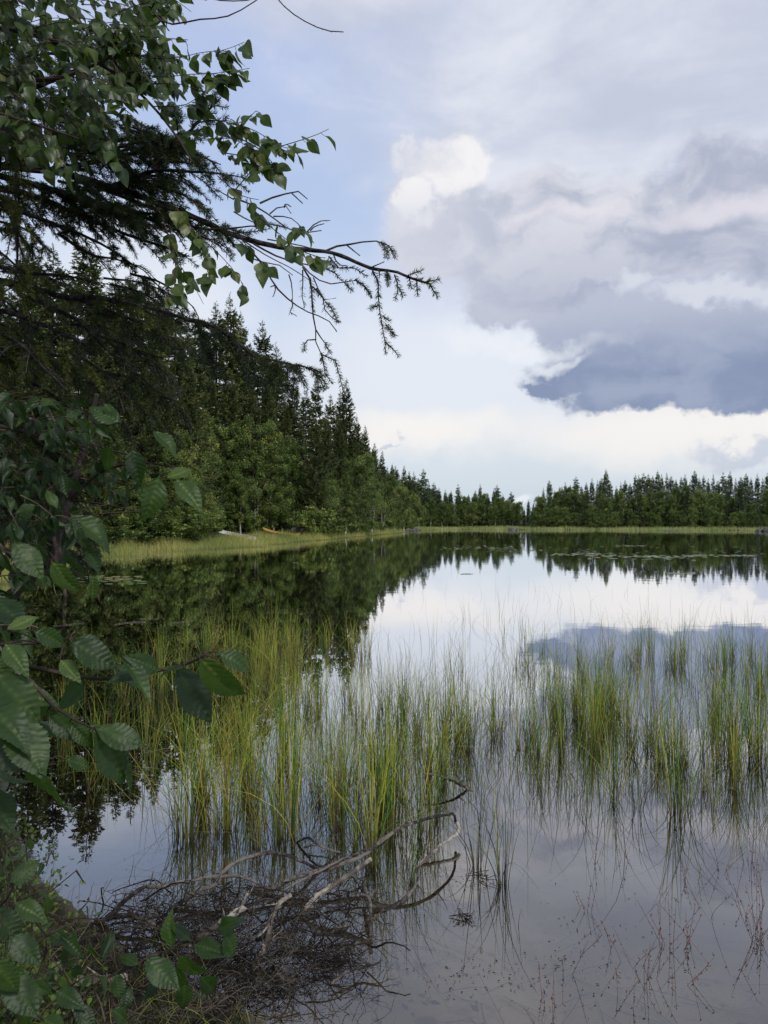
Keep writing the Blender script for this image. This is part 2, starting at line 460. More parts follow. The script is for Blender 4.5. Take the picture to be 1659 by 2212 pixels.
# ------------------------------------------------------------------ trees of the woods
def cards(mb, base, d, length, width, tint, droop=0.0):
    """flat pointed sprays: base (N,3), direction (N,3)"""
    N = len(base); d = unit(d)
    side = unit(np.cross(d, unit(rng.normal(0, 1, (N, 3)) + np.array([0, 0, 1.2]))))
    L = np.asarray(length)[:, None]; Wd = np.asarray(width)[:, None]
    mid = base + d * L * 0.45; tip = base + d * L + np.array([0, 0, -1.0]) * L * droop
    V = np.stack([base, mid + side * Wd / 2, tip, mid - side * Wd / 2], 1).reshape(-1, 3)
    i = np.arange(N)[:, None] * 4
    mb.add(V, i + np.array([[0, 1, 2, 3]]), np.repeat(tint, 4))

def make_spruce(h, r, dens, card, seed, ragged=0.3, low=0.06, droop=0.35, sparse_top=0.0):
    g = np.random.default_rng(seed)
    trunk = MB(); crown = MB()
    n = 14; zz = np.linspace(0, 1, n)
    sway = np.cumsum(g.normal(0, 0.012, (n, 2)), 0) * h * 0.15
    tp = np.column_stack([sway, zz * h])
    tube(trunk, tp, np.maximum(h * 0.0115 * (1 - zz) ** 0.8, 0.012), 7, rough=0.08)
    z = low * h; B = []
    while z < h * 0.985:
        f = z / h
        k = g.integers(5, 8) if f < 0.9 else 4
        a0 = g.uniform(0, 6.28)
        for q in range(k):
            if g.random() < 0.10: continue
            L = r * ((1 - f) ** 0.78 + 0.03) * g.uniform(1 - ragged, 1 + ragged * 0.6)
            if f < 0.22: L *= 0.62 + f * 1.6
            B.append((z + g.uniform(-0.1, 0.1), a0 + q * 6.283 / k + g.normal(0, 0.15), L, f))
        z += h * g.uniform(0.018, 0.030) * (1.25 - 0.6 * f)
    for z, a, L, f in B:
        o = np.array([np.interp(z, tp[:, 2], tp[:, 0]), np.interp(z, tp[:, 2], tp[:, 1]), z])
        dirv = np.array([math.cos(a), math.sin(a), 0])
        up = 0.35 * f + (0.25 if f > 0.85 else 0)
        s = np.linspace(0, 1, 7)
        pts = o + dirv * (s * L)[:, None] + np.array([0, 0, 1.0]) * ((up * s - droop * 1.3 * s * (1 - f * 0.6) + droop * 0.9 * s ** 3) * L)[:, None]
        if f < 0.75: tube(trunk, pts[:5], np.linspace(0.02, 0.006, 5), 3)
        m_ = max(6, int(dens * L * (1.4 if f > 0.7 else 1)))
        ss = g.uniform(0.08 if f > 0.3 else 0.25, 1.0, m_) ** 0.85
        b = np.stack([np.interp(ss, s, pts[:, i]) for i in range(3)], 1)
        t = unit(np.gradient(pts, axis=0)); tt = np.stack([np.interp(ss, s, t[:, i]) for i in range(3)], 1)
        sd = np.cross(tt, [0, 0, 1]) * np.sign(g.normal(0, 1, m_))[:, None]
        dd = tt * 0.75 + sd * g.uniform(0.2, 1.1, m_)[:, None] + np.array([0, 0, -1]) * g.uniform(-0.25, 0.75, m_)[:, None]
        ln = card * g.uniform(0.6, 1.3, m_) * (1 - 0.35 * ss) * (0.55 if f > 0.92 else 1)
        ln = np.minimum(ln, L * 0.7 + 0.05)
        tn = np.clip(g.normal(0.42, 0.16) + 0.22 * (ss - 0.5) + g.normal(0, 0.10, m_), 0, 1)
        b = b + g.normal(0, 0.03 + 0.02 * L, (m_, 3))
        cards(crown, b, dd, ln, ln * g.uniform(0.22, 0.40, m_), tn, 0.15)
    m_ = 10
    cards(crown, np.column_stack([np.full(m_, tp[-1, 0]), np.full(m_, tp[-1, 1]), h - np.linspace(0, .05, m_) * h]),
          np.column_stack([g.normal(0, 0.45, (m_, 2)), np.full(m_, 1.0)]), np.full(m_, card * 0.8), np.full(m_, card * 0.14), np.full(m_, 0.5))
    return trunk, crown, M

def limb_tree(h, cr, base_z, seed, nl, leaf, nclump, per, lean=0.0, stems=1, hang=0.5, flat=1.0, tr=0.011, mid=0.5):
    g = np.random.default_rng(seed)
    trunk = MB(); crown = MB(); ends = []
    for st in range(stems):
        a = g.uniform(0, 6.28); n = 9; s = np.linspace(0, 1, n)
        ll = lean + (0.10 if stems > 1 else 0.0)
        pts = np.column_stack([math.cos(a) * ll * h * s ** 1.3, math.sin(a) * ll * h * s ** 1.3, s * h * 0.93 * g.uniform(0.85, 1)])
        pts[:, :2] += np.cumsum(g.normal(0, 0.014 * h, (n, 2)), 0) * 0.6; pts -= [pts[0, 0], pts[0, 1], 0]
        tube(trunk, pts, np.maximum(tr * h * (1 - s * 0.88) / stems ** 0.4, 0.01), 6, np.repeat(np.clip(0.9 - s * 1.5, 0, 1), 6), rough=0.08)
        for q in range(nl // stems):
            f = g.uniform(base_z, 0.97); p0 = np.array([np.interp(f, s, pts[:, i]) for i in range(3)])
            aa = g.uniform(0, 6.28); L = cr * g.uniform(0.5, 1.1) * (math.sin(math.pi * min(1, max(0.12, (f - base_z) / (1 - base_z) * 0.75 + 0.28))) ** 0.7)
            up = g.uniform(0.35, 0.9)
            e = p0 + np.array([math.cos(aa) * L, math.sin(aa) * L, up * L * 0.8])
            m1 = (p0 + e) / 2 + [0, 0, 0.12 * L]
            lp = spline([p0, m1, e - [0, 0, 0.15 * L * hang]], 6)
            tube(trunk, lp, np.linspace(0.03, 0.006, 6) * h / 9, 4, 0.0)
            for w in np.linspace(0.35, 1, 4): ends.append(lp[int(w * 5)] + g.normal(0, 0.12 * cr * 0.5, 3))
    ends = np.array(ends)
    c = ends[g.integers(0, len(ends), nclump)] + g.normal(0, 1, (nclump, 3)) * [cr * 0.13, cr * 0.13, cr * 0.11]
    cs = g.uniform(0.55, 1.25, nclump) * cr * 0.16
    ct = g.normal(0.46, 0.17, nclump)
    idx = np.repeat(np.arange(nclump), per); N = len(idx)
    off = unit(g.normal(0, 1, (N, 3))) * (g.random((N, 1)) ** 0.45) * cs[idx][:, None] * [1, 1, flat]
    off[:, 2] -= hang * cs[idx] * g.random(N) ** 2 * 1.6
    p = c[idx] + off
    p[:, 2] = np.maximum(p[:, 2], 0.15)
    d = g.normal(0, 1, (N, 3)) + [0, 0, -0.5 * hang]
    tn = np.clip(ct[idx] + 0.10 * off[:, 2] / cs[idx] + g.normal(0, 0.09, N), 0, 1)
    cards(crown, p, d, leaf * g.uniform(0.7, 1.3, N), leaf * g.uniform(0.5, 0.9, N), tn)
    return trunk, crown, M

SOURCE = {}
def proto(key, parts, tmat, cmat, name):
    t, c, _ = parts
    r = empty(name, (0, 0, 0)); t.build('trunk', M[tmat], r); c.build('crown', M[cmat], r)
    SOURCE[key] = [r, False, float(c_height(c))]
def c_height(c): return max(v[:, 2].max() for v in c.V)
def copy_tree(root):
    r = root.copy(); col.objects.link(r)
    for ch in root.children:
        c = ch.copy(); col.objects.link(c); c.parent = r
        for g_ in ch.children:
            d = g_.copy(); col.objects.link(d); d.parent = c
    return r

for k in range(5):
    proto(f'near_spruce{k}', make_spruce(16, [2.5, 2.1, 2.9, 1.9, 2.3][k], 60, 0.33, 100 + k, 0.35, 0.08, [0.4, 0.3, 0.5, 0.35, 0.45][k]), 'trunk', 'spruce', 'spruce_tree')
for k in range(5):
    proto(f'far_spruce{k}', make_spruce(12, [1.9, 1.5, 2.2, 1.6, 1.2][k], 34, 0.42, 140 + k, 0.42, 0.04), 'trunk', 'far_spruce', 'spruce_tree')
for k in range(5):
    proto(f'near_birch{k}', limb_tree(9, [2.1, 1.9, 2.4, 1.8, 2.2][k], [0.08, 0.12, 0.05, 0.2, 0.1][k], 200 + k, 60, 0.115, 190, 100, 0.03, [1, 2, 3, 1, 2][k]), 'birch_trunk', 'birch', 'birch_tree')
for k in range(4):
    proto(f'far_birch{k}', limb_tree(7, [2.0, 1.7, 2.2, 1.6][k], 0.05, 240 + k, 56, 0.15, 260, 30, 0.02, [1, 2, 1, 2][k]), 'birch_trunk', 'birch', 'birch_tree')
for k in range(3):
    proto(f'pine{k}', make_spruce(9.5, [1.9, 1.5, 2.2][k], 46, 0.30, 270 + k, 0.85, [0.22, 0.34, 0.15][k], -0.15), 'pine_trunk', 'pine', 'pine_tree')
for k in range(3):
    proto(f'bush{k}', limb_tree(1.7, 1.1, 0.05, 300 + k, 26, 0.10, 90, 44, 0.05, 3, 0.3, 0.8, 0.008), 'trunk', 'birch', 'bush')

ORD = ['', 'second', 'third', 'fourth', 'fifth', 'sixth', 'seventh', 'eighth', 'ninth', 'tenth', 'eleventh', 'twelfth', 'thirteenth', 'fourteenth', 'fifteenth',
       'sixteenth', 'seventeenth', 'eighteenth', 'nineteenth', 'twentieth', 'twenty-first', 'twenty-second', 'twenty-third', 'twenty-fourth', 'twenty-fifth', 'twenty-sixth',
       'twenty-seventh', 'twenty-eighth', 'twenty-ninth', 'thirtieth', 'thirty-first', 'thirty-second', 'thirty-third', 'thirty-fourth', 'thirty-fifth', 'thirty-sixth', 'thirty-seventh', 'thirty-eighth', 'thirty-ninth', 'fortieth']
PENDING = []
def plant(kind, k, u, d, topv=None, h=None, label=None, row=None, wide=1.0):
    """plant a tree d metres out in the column where the photograph shows it, as tall as its tip is seen"""
    key = f'{kind}{k}'
    if 435 < u < 672 and d < 80: d += 12.5
    x = (u - CU) / F * d
    z = float(ground_z(x, d)); z = max(z, 0.02) - 0.05
    if h is None: h = H + (HV - topv) / F * d - z
    src = SOURCE[key]
    r = copy_tree(src[0]) if src[1] else src[0]
    src[1] = True
    s = h / src[2]
    r.location = (x, d, z); r.rotation_euler = (0, 0, random.uniform(0, 6.28))
    w = s * wide * random.uniform(0.92, 1.1)
    r.scale = (w, w, s)
    cat = {'spruce_tree': 'spruce', 'birch_tree': 'birch', 'pine_tree': 'pine', 'bush': 'bush'}[r.name.split('.')[0]]
    r['category'] = cat
    if label: r['label'] = label
    PENDING.append((u, r, cat, row, label))
    return r

ri = random.randint
# left wood: the spruces whose tips make the skyline
L1 = [(60, 40, 500), (112, 42, 520), (180, 44, 505), (213, 47, 560), (240, 46, 585), (280, 47, 575), (330, 50, 605), (378, 52, 640), (425, 54, 665), (467, 56, 645), (497, 57, 628), (519, 58, 668),
      (565, 60, 690), (600, 66, 737), (634, 66, 805), (660, 70, 832), (683, 72, 812), (714, 78, 850), (735, 82, 838), (750, 84, 815), (770, 92, 893), (789, 95, 915), (810, 99, 955), (825, 104, 970),
      (845, 108, 1003), (859, 112, 1010), (873, 116, 1003), (885, 119, 1016)]
for i, (u, d, tv) in enumerate(L1):
    plant('near_spruce', i % 5, u, d, tv, row='tall', wide=0.9 if u > 640 else 1.0)
# shorter spruces that fill the slope in front of them
L2 = [(20, 38, 640), (140, 40, 690), (215, 43, 760), (300, 46, 730), (355, 48, 800), (410, 50, 760), (455, 52, 790), (500, 53, 800), (540, 55, 830), (580, 57, 800), (615, 60, 860), (650, 64, 905),
      (680, 68, 900), (705, 71, 905), (730, 75, 900), (760, 83, 950), (785, 88, 990), (815, 95, 1020), (838, 101, 1035), (862, 109, 1045)]
for i, (u, d, tv) in enumerate(L2):
    plant('near_spruce', (i * 2 + 1) % 5, u, d, tv, row='lower')
L2b = [(-60, 42, 520), (-10, 44, 560), (90, 46, 560), (150, 48, 580), (260, 51, 640), (345, 54, 665), (400, 57, 690), (445, 60, 700), (540, 64, 735), (585, 70, 790), (620, 73, 850), (700, 84, 880), (728, 88, 905), (758, 92, 925), (790, 100, 965), (840, 112, 1020)]
for i, (u, d, tv) in enumerate(L2b):
    plant('near_spruce', (i * 3 + 2) % 5, u, d, tv, row='back')
# birches along the water
L3 = [(255, 45, 960), (330, 47, 935), (395, 49, 925), (437, 50.5, 897), (470, 51, 960), (505, 52, 905), (548, 54, 893), (590, 56, 930), (625, 58, 945), (575, 54.5, 975), (430, 49, 1000), (300, 45, 1010),
      (655, 62, 1010), (745, 75, 1010), (772, 79, 985), (803, 86, 975), (825, 93, 1015), (852, 102, 1035), (872, 110, 1050), (700, 70, 1030), (360, 47, 1020), (520, 51.5, 1015), (610, 56.5, 1025), (20, 39, 900), (75, 40, 870), (130, 41, 930), (190, 43, 900), (235, 44, 880)]
for i, (u, d, tv) in enumerate(L3):
    plant('near_birch', i % 5, u, d, tv, row='shore')
for i, (u, d, hh) in enumerate([(215, 42.5, 2.2), (262, 44, 2.0), (300, 45, 2.4), (345, 46.5, 1.8), (385, 48, 2.6), (425, 49, 2.2), (460, 50.5, 1.6), (498, 51.5, 1.9), (535, 53, 1.7), (570, 55, 1.9), (605, 57.5, 2.2),
                                (668, 66, 1.4), (705, 70, 2.0), (728, 73, 1.5), (752, 77, 1.9), (780, 83, 2.0), (810, 90, 1.8), (840, 99, 2.0), (860, 106, 1.9), (880, 113, 2.1)]):
    plant('bush', i % 3, u, d, h=hh, row='bush', wide=1.5)
for i in range(26):
    t = i / 25
    u = 40 + 835 * t + random.uniform(-8, 8); d = np.interp(u, [0, 200, 430, 440, 660, 690, 870], [39, 43, 50.5, 50.5, 58, 69, 112]) + random.uniform(1.0, 3.0)
    plant('bush', ri(0, 2), u, d, h=random.uniform(2.2, 3.6), row='bush', wide=1.1)
# the inlet beyond the left shore
L4 = [('pine', 915, 137, 1010), ('spruce', 894, 134, 1017), ('spruce', 903, 139, 1030), ('pine', 937, 139, 1040), ('spruce', 926, 141, 1037), ('spruce', 948, 139, 1052), ('spruce', 962, 140, 1056),
      ('pine', 988, 141, 1044), ('spruce', 975, 140, 1058), ('birch', 1000, 140, 1068), ('spruce', 1012, 141, 1066), ('spruce', 1037, 142, 1044), ('spruce', 1027, 142, 1058), ('birch', 1052, 142, 1062),
      ('pine', 1074, 143, 1045), ('spruce', 1067, 142, 1056), ('spruce', 1086, 145, 1066), ('pine', 1104, 143, 1060), ('birch', 1094, 141, 1078), ('birch', 1116, 142, 1084), ('birch', 1020, 139, 1082), ('birch', 980, 138, 1085), ('birch', 955, 137, 1080),
      ('birch', 930, 136, 1075), ('birch', 905, 134, 1070), ('birch', 1045, 140, 1086), ('birch', 1070, 140, 1090), ('birch', 890, 131, 1065), ('birch', 967, 138, 1090), ('birch', 1005, 139, 1092), ('birch', 1060, 140, 1094), ('birch', 1085, 140, 1093), ('birch', 1108, 140, 1097), ('birch', 940, 137, 1092), ('birch', 915, 135, 1090)]
for i, (k, u, d, tv) in enumerate(L4):
    kk = {'pine': ('pine', i % 3), 'spruce': ('far_spruce', i % 5), 'birch': ('far_birch', i % 4)}[k]
    plant(kk[0], kk[1], u, d, tv, row='inlet')
# the far right wood
tips = [(1140, 1098), (1152, 1085), (1163, 1068), (1174, 1052), (1187, 1035), (1198, 1058), (1209, 1048), (1221, 1040), (1232, 1045), (1244, 1027), (1256, 1048), (1268, 1040), (1279, 1032), (1291, 1036),
        (1300, 1030), (1309, 1012), (1319, 1038), (1331, 1048), (1341, 1040), (1350, 1035), (1361, 1042), (1372, 1022), (1380, 1024), (1390, 1019), (1400, 1022), (1410, 1026), (1419, 1014), (1429, 1022), (1440, 1020), (1450, 1026),
        (1460, 1034), (1470, 1028), (1480, 1022), (1490, 1038), (1500, 1014), (1510, 1030), (1519, 1024), (1530, 1032), (1541, 1022), (1550, 1036), (1560, 1018), (1568, 1030), (1577, 1015), (1589, 1032), (1600, 1028), (1612, 1020),
        (1624, 1030), (1636, 1022), (1648, 1030), (1660, 1018), (1674, 1026), (1690, 1020), (1710, 1030)]
for i, (u, tv) in enumerate(tips):
    k = ('pine', i % 3) if i in (9, 23, 40) else ('far_spruce', (i * 3) % 5)
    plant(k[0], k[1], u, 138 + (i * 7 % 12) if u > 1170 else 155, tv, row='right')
for i in range(70):
    u = 1136 + i * 8.1 + random.uniform(-5, 5)
    d = (134 if u < 1260 else 129 if u < 1480 else 126) + random.uniform(0, 5)
    tv = (1090 if u < 1180 else 1062) + random.choice([-16, -6, 0, 8, 20, 30]) + random.uniform(-5, 5)
    k = random.choice([('far_birch', ri(0, 3)), ('far_birch', ri(0, 3)), ('far_spruce', ri(0, 4)), ('far_spruce', ri(0, 4)), ('far_spruce', ri(0, 4))])
    plant(k[0], k[1], u, d, tv, row='rightfront')
for i in range(34):
    u = 880 + i * 7.4 + random.uniform(-4, 4)
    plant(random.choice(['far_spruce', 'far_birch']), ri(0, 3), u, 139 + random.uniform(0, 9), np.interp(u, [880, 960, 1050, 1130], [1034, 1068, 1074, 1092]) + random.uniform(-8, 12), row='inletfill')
for i in range(26):
    u = 760 + i * 5.5 + random.uniform(-3, 3); d = np.interp(u, [740, 900], [90, 132]) + random.uniform(2, 8)
    plant('near_spruce', ri(0, 4), u, d, np.interp(u, [755, 790, 825, 860, 900], [915, 945, 985, 1020, 1040]) + random.uniform(-10, 30), row='shoulder', wide=0.9)
for i in range(22):
    u = 1150 + i * 25 + random.uniform(-8, 8)
    plant('far_birch', ri(0, 3), u, (131 if u < 1260 else 126 if u < 1480 else 122) + random.uniform(0, 2), h=random.uniform(2.2, 4.0), row='rightlow', wide=1.2)
for i in range(9):
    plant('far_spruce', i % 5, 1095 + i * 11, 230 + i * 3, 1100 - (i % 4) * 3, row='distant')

for i, (x, y, k) in enumerate([(-9, 12, 'near_birch'), (-13, 18, 'near_spruce'), (-17, 24, 'near_birch'), (-20, 31, 'near_spruce'), (-12, 8, 'near_spruce'), (-21, 22, 'near_spruce'), (-26, 33, 'near_spruce'), (-16, 13, 'near_birch')]):
    plant(k, i % 5, CU + x / y * F, y, h=[9, 14, 8, 15, 12, 15, 16, 9][i], row='bay')
def fin_labels():
    SP = {'tall': ('the left wood skyline', 'tall dark spruces of the left wood'), 'lower': ('the middle rows of the left wood', 'shorter spruces in the left wood'),
          'back': ('the back of the left wood', 'spruces at the back of the left wood'), 'shore': ('the left shore edge', 'birches along the left shore'),
          'inletfill': ('the thicket behind the inlet', 'trees filling the wood behind the inlet'), 'shoulder': ('the falling end of the left wood', 'spruces at the falling end of the left wood'),
          'bay': ('the near left bank', 'trees on the near left bank'),
          'bush': ('the foot of the left wood', 'bushes along the left shore'), 'inlet': ('the inlet left of the gap', 'trees round the inlet'),
          'right': ('the far right skyline', 'trees on the skyline of the far right wood'), 'rightfront': ('the front of the far right wood', 'trees at the front of the far right wood'),
          'rightlow': ('the far right waterline', 'low birches on the far right shore'), 'distant': ('the gap far behind the lake', 'distant spruces in the gap')}
    LOOK = {('spruce', 'tall'): 'tall dark spruce', ('spruce', 'lower'): 'shorter dark spruce', ('spruce', 'back'): 'shaded spruce', ('birch', 'shore'): 'leafy olive green birch',
            ('bush', 'bush'): 'low dark green bush', ('spruce', 'distant'): 'tiny distant spruce', ('birch', 'rightlow'): 'small round birch'}
    by = {}
    for u, r, cat, row, lab in sorted(PENDING, key=lambda q: q[0]): by.setdefault((cat, row), []).append((u, r, lab))
    for (cat, row), lst in by.items():
        n = len(lst)
        for i, (u, r, lab) in enumerate(lst):
            r['group'] = SP[row][1]
            if lab: continue
            look = LOOK.get((cat, row), {'spruce': 'pointed dark spruce', 'birch': 'bushy green birch', 'pine': 'open crowned pine'}.get(cat))
            if i < n - i - 1 or (i == 0): s = f'{ORD[i] + " " if i else ""}{cat} from the left' if i else f'leftmost {cat}'
            else:
                j = n - 1 - i; s = f'{ORD[j]} {cat} from the right' if j else f'rightmost {cat}'
            r['label'] = f'{look} at {SP[row][0]}, {s}'
fin_labels()

# a pale slim birch that leans out over the rocks
def leaning_birch(u, d, du, topv, name_label):
    b = P3(u, 1148, d); b[2] = float(ground_z(b[0], b[1])) - 0.05
    t = P3(u + du, topv, d)
    tr = MB(); cr = MB()
    pts = spline([b * 0, (t - b) * [0.32, 0, 0.42], (t - b) * [0.72, 0, 0.75], (t - b) * 1.0], 10)
    tube(tr, pts, np.linspace(0.060, 0.025, 10), 7, 0.6)
    g = np.random.default_rng(int(u))
    N = 2600
    c = pts[-1] + g.normal(0, 1, (26, 3)) * [0.9, 0.7, 0.7] + [0.3, 0, 0.6]
    for q in c[:9]: tube(tr, spline([pts[-2], (pts[-2] + q) / 2 + [0, 0, .2], q], 5), np.linspace(0.03, 0.008, 5), 4, 0.5)
    p = c[g.integers(0, 26, N)] + g.normal(0, 0.28, (N, 3))
    cards(cr, p, g.normal(0, 1, (N, 3)), g.uniform(0.07, 0.14, N), g.uniform(0.05, 0.1, N), np.clip(g.normal(0.5, 0.15, N), 0, 1))
    r = empty('birch_tree', tuple(b)); tr.build('trunk', M['birch_trunk'], r, True); cr.build('crown', M['birch'], r)
    return tag(r, name_label, 'birch', 'slim leaning birches by the shore rocks')
leaning_birch(674, 69, 27, 1087, 'slim pale birch trunk leaning far right above the shore boulders')
leaning_birch(675, 69.6, 13, 1095, 'slim pale birch trunk rising nearly upright beside the strongly leaning one')
leaning_birch(803, 84, 7, 1100, 'thin pale birch stem bending right under the trees, right of the shore boulders')

# ------------------------------------------------------------------ sedge and grass
def sedge_mat(name, stops, zdark=0.30, trans=0.22):
    m, T = mat(name)
    geo = T.n('ShaderNodeNewGeometry'); s_ = T.n('ShaderNodeSeparateXYZ'); T.put(s_.inputs[0], geo.outputs['Position'])
    c = T.ramp(attr(T), stops)
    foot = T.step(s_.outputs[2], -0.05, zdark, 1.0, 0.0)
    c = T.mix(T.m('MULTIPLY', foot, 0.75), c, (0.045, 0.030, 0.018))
    p = principled(T, c, 0.55, 0.3)
    tr = T.n('ShaderNodeBsdfTranslucent'); T.put(tr.inputs[0], c)
    out(T, shmix(T, trans, p, tr.outputs[0]))
    return m
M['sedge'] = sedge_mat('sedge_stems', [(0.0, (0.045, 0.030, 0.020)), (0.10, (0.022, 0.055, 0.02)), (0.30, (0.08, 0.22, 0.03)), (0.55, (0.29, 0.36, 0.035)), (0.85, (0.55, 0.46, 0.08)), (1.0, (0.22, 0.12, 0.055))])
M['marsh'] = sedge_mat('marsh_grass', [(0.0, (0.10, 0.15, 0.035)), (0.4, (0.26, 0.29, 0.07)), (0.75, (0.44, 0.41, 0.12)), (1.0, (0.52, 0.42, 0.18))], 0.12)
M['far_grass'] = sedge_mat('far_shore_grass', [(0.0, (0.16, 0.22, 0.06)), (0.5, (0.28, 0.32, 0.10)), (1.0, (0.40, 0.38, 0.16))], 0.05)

def stems(mb, xy, n, spread, h, g=rng, w=0.0042, tint0=0.4, splay=0.10):
    """one clump of n stems round xy"""
    r = np.abs(g.normal(0, spread, n)); a = g.uniform(0, 6.283, n)
    b = np.column_stack([xy[0] + r * np.cos(a), xy[1] + r * np.sin(a), np.full(n, -0.12)])
    L = np.column_stack([np.cos(a), np.sin(a)]) * (splay * (0.3 + r / (spread + 1e-6) * 0.5))[:, None] + g.normal(0, 0.035, (n, 2))
    ba = g.uniform(0, 6.283, n); bm = np.where(g.random(n) < 0.42, g.uniform(0.25, 0.95, n), np.abs(g.normal(0, 0.10, n)))
    hh = h * g.uniform(0.55, 1.12, n) + 0.12
    broken = g.random(n) < 0.05
    L[broken] = unit(g.normal(0, 1, (broken.sum(), 2))) * g.uniform(0.5, 1.3, (broken.sum(), 1)); hh[broken] *= 0.7
    tn = np.clip(g.normal(tint0, 0.27, n), 0, 1)
    tn[broken] = 0.85
    ribbons(mb, b, hh, L, np.column_stack([np.cos(ba), np.sin(ba)]) * bm[:, None], w * g.uniform(0.65, 1.2, n), tn, S=6, tip=0.25)

bed = MB()
BEDS = [  # u, v of the foot, spread in u and v, clumps, stems per clump, height
    (660, 1540, 120, 70, 62, 16, 0.72), (560, 1450, 130, 50, 44, 14, 0.74), (640, 1410, 90, 26, 34, 14, 0.74), (330, 1500, 110, 60, 36, 10, 0.60), (220, 1620, 70, 50, 12, 9, 0.52),
    (760, 1400, 60, 22, 14, 10, 0.62), (520, 1640, 80, 70, 34, 16, 0.76),
    (620, 1700, 150, 60, 52, 16, 0.82), (860, 1700, 140, 60, 50, 18, 0.82), (470, 1750, 55, 40, 14, 22, 0.80), (780, 1790, 120, 35, 22, 18, 0.82),
    (960, 1620, 120, 60, 48, 16, 0.74), (1060, 1560, 90, 55, 30, 14, 0.66), (880, 1570, 90, 60, 30, 14, 0.72),
    (1180, 1600, 100, 70, 36, 15, 0.70), (1260, 1560, 70, 60, 30, 17, 0.74), (1330, 1610, 110, 60, 30, 13, 0.66), (1480, 1580, 110, 80, 44, 14, 0.74), (1620, 1600, 70, 80, 34, 16, 0.78),
    (1460, 1660, 60, 35, 14, 18, 0.60), (1250, 1440, 140, 26, 38, 7, 0.62), (1480, 1430, 140, 28, 58, 9, 0.72), (1620, 1450, 60, 30, 26, 10, 0.72), (1160, 1400, 110, 20, 14, 6, 0.62),
    (960, 1420, 120, 40, 18, 4, 0.55), (1030, 1350, 110, 22, 10, 3, 0.55), (300, 1650, 50, 45, 8, 10, 0.55), (305, 1700, 26, 16, 5, 12, 0.40), (190, 1700, 16, 12, 2, 10, 0.45), (120, 1560, 60, 60, 10, 8, 0.55),
    (1010, 1660, 60, 40, 12, 16, 0.7), (1080, 1750, 90, 25, 7, 8, 0.30), (1560, 1700, 70, 35, 12, 9, 0.42), (1790, 1570, 90, 90, 34, 15, 0.76), (1960, 1560, 100, 90, 30, 14, 0.74), (1850, 1450, 160, 30, 40, 9, 0.72), (560, 1820, 90, 25, 8, 12, 0.6), (740, 1850, 80, 18, 6, 9, 0.5), (1180, 1700, 60, 30, 10, 9, 0.5)]
for (u, v, su, sv, nc, ns, h) in BEDS:
    nc = int(nc * (0.42 if 450 < u < 1100 and v > 1480 else 0.60))
    for k in range(nc):
        uu = u + rng.normal(0, su * 0.62); vv = v + rng.normal(0, sv * 0.62)
        if vv < 1330: vv = 1330 + rng.random() * 30
        if uu > 880 and vv > 1640 and rng.random() < 0.4: continue
        p = G3(uu, vv)
        if lake_dist(p[0], p[1]) > -0.05: continue
        stems(bed, p[:2], max(3, int(ns * rng.choice([0.12, 0.35, 1.2, 2.4]))), rng.choice([0.008, 0.014, 0.022, 0.04]), h * rng.uniform(0.55, 0.92), tint0=0.46 + 0.10 * rng.normal() + (0.08 if uu < 800 else -0.02), w=0.0042 if vv > 1500 else 0.0046)
# single stems between the clumps
for (u, v, su, sv, n, h) in [(620, 1600, 260, 160, 420, 0.6), (1100, 1560, 300, 140, 520, 0.55), (1400, 1560, 260, 130, 620, 0.55), (1000, 1400, 240, 60, 90, 0.5), (1400, 1420, 260, 50, 260, 0.6), (900, 1700, 320, 70, 260, 0.5), (330, 1520, 140, 80, 110, 0.5), (1200, 1290, 330, 50, 110, 0.5)]:
    n = int(n * 0.5); uu = rng.normal(u, su * 0.6, n); vv = np.maximum(rng.normal(v, sv * 0.6, n), 1215)
    for a, b in zip(uu, vv):
        p = G3(a, b)
        if lake_dist(p[0], p[1]) < -0.05: stems(bed, p[:2], 1, 0.01, h * rng.uniform(0.5, 1.2), w=0.0040, tint0=0.42, splay=0.2)
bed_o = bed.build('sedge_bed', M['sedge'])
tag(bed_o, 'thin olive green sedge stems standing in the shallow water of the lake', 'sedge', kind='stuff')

TUFTS = [(402, 1806, 46, 0.045, 0.84, 0.45, 'dense upright green sedge tuft at the left end of the sedge bed'),
         (484, 1792, 44, 0.045, 0.80, 0.62, 'dense yellowish sedge tuft with a dark foot, second from the left end of the bed'),
         (890, 1905, 12, 0.012, 0.36, 0.15, 'narrow bright green sedge tuft poking up through the bleached branches'),
         (1031, 1873, 13, 0.016, 0.40, 0.15, 'lone green sedge tuft leaning right in open water, right of the brush pile'),
         (1083, 1908, 16, 0.018, 0.42, 0.12, 'lone bright green sedge tuft nearest the viewer, right of the leaning one'),
         (1114, 1990, 3, 0.005, 0.15, 0.3, 'tiny sprig of three short sedge blades in open water'),
         (1326, 1735, 16, 0.06, 0.52, 0.5, 'loose brownish sedge tuft standing at the near edge of the right bed'),
         (1381, 1748, 10, 0.012, 0.34, 0.05, 'short dark green sedge tuft between two larger splayed tufts'),
         (1466, 1751, 36, 0.045, 0.62, 0.35, 'wide sedge tuft with fanned reflection at the near edge of the right bed'),
         (622, 1806, 34, 0.05, 0.82, 0.5, 'tall olive sedge tuft in the bed behind the arched dead branch'),
         (850, 1790, 40, 0.05, 0.86, 0.42, 'thick tall sedge tuft behind the long forked dead branch'),
         (1352, 1575, 40, 0.06, 0.62, 0.5, 'compact rounded sedge tuft standing apart in the middle of the right bed'),
         (1640, 1640, 40, 0.07, 0.80, 0.55, 'thick yellow green sedge tuft at the right edge of the picture'),
         (1540, 1748, 4, 0.01, 0.2, 0.4, 'few short sedge blades in open water near the right edge')]
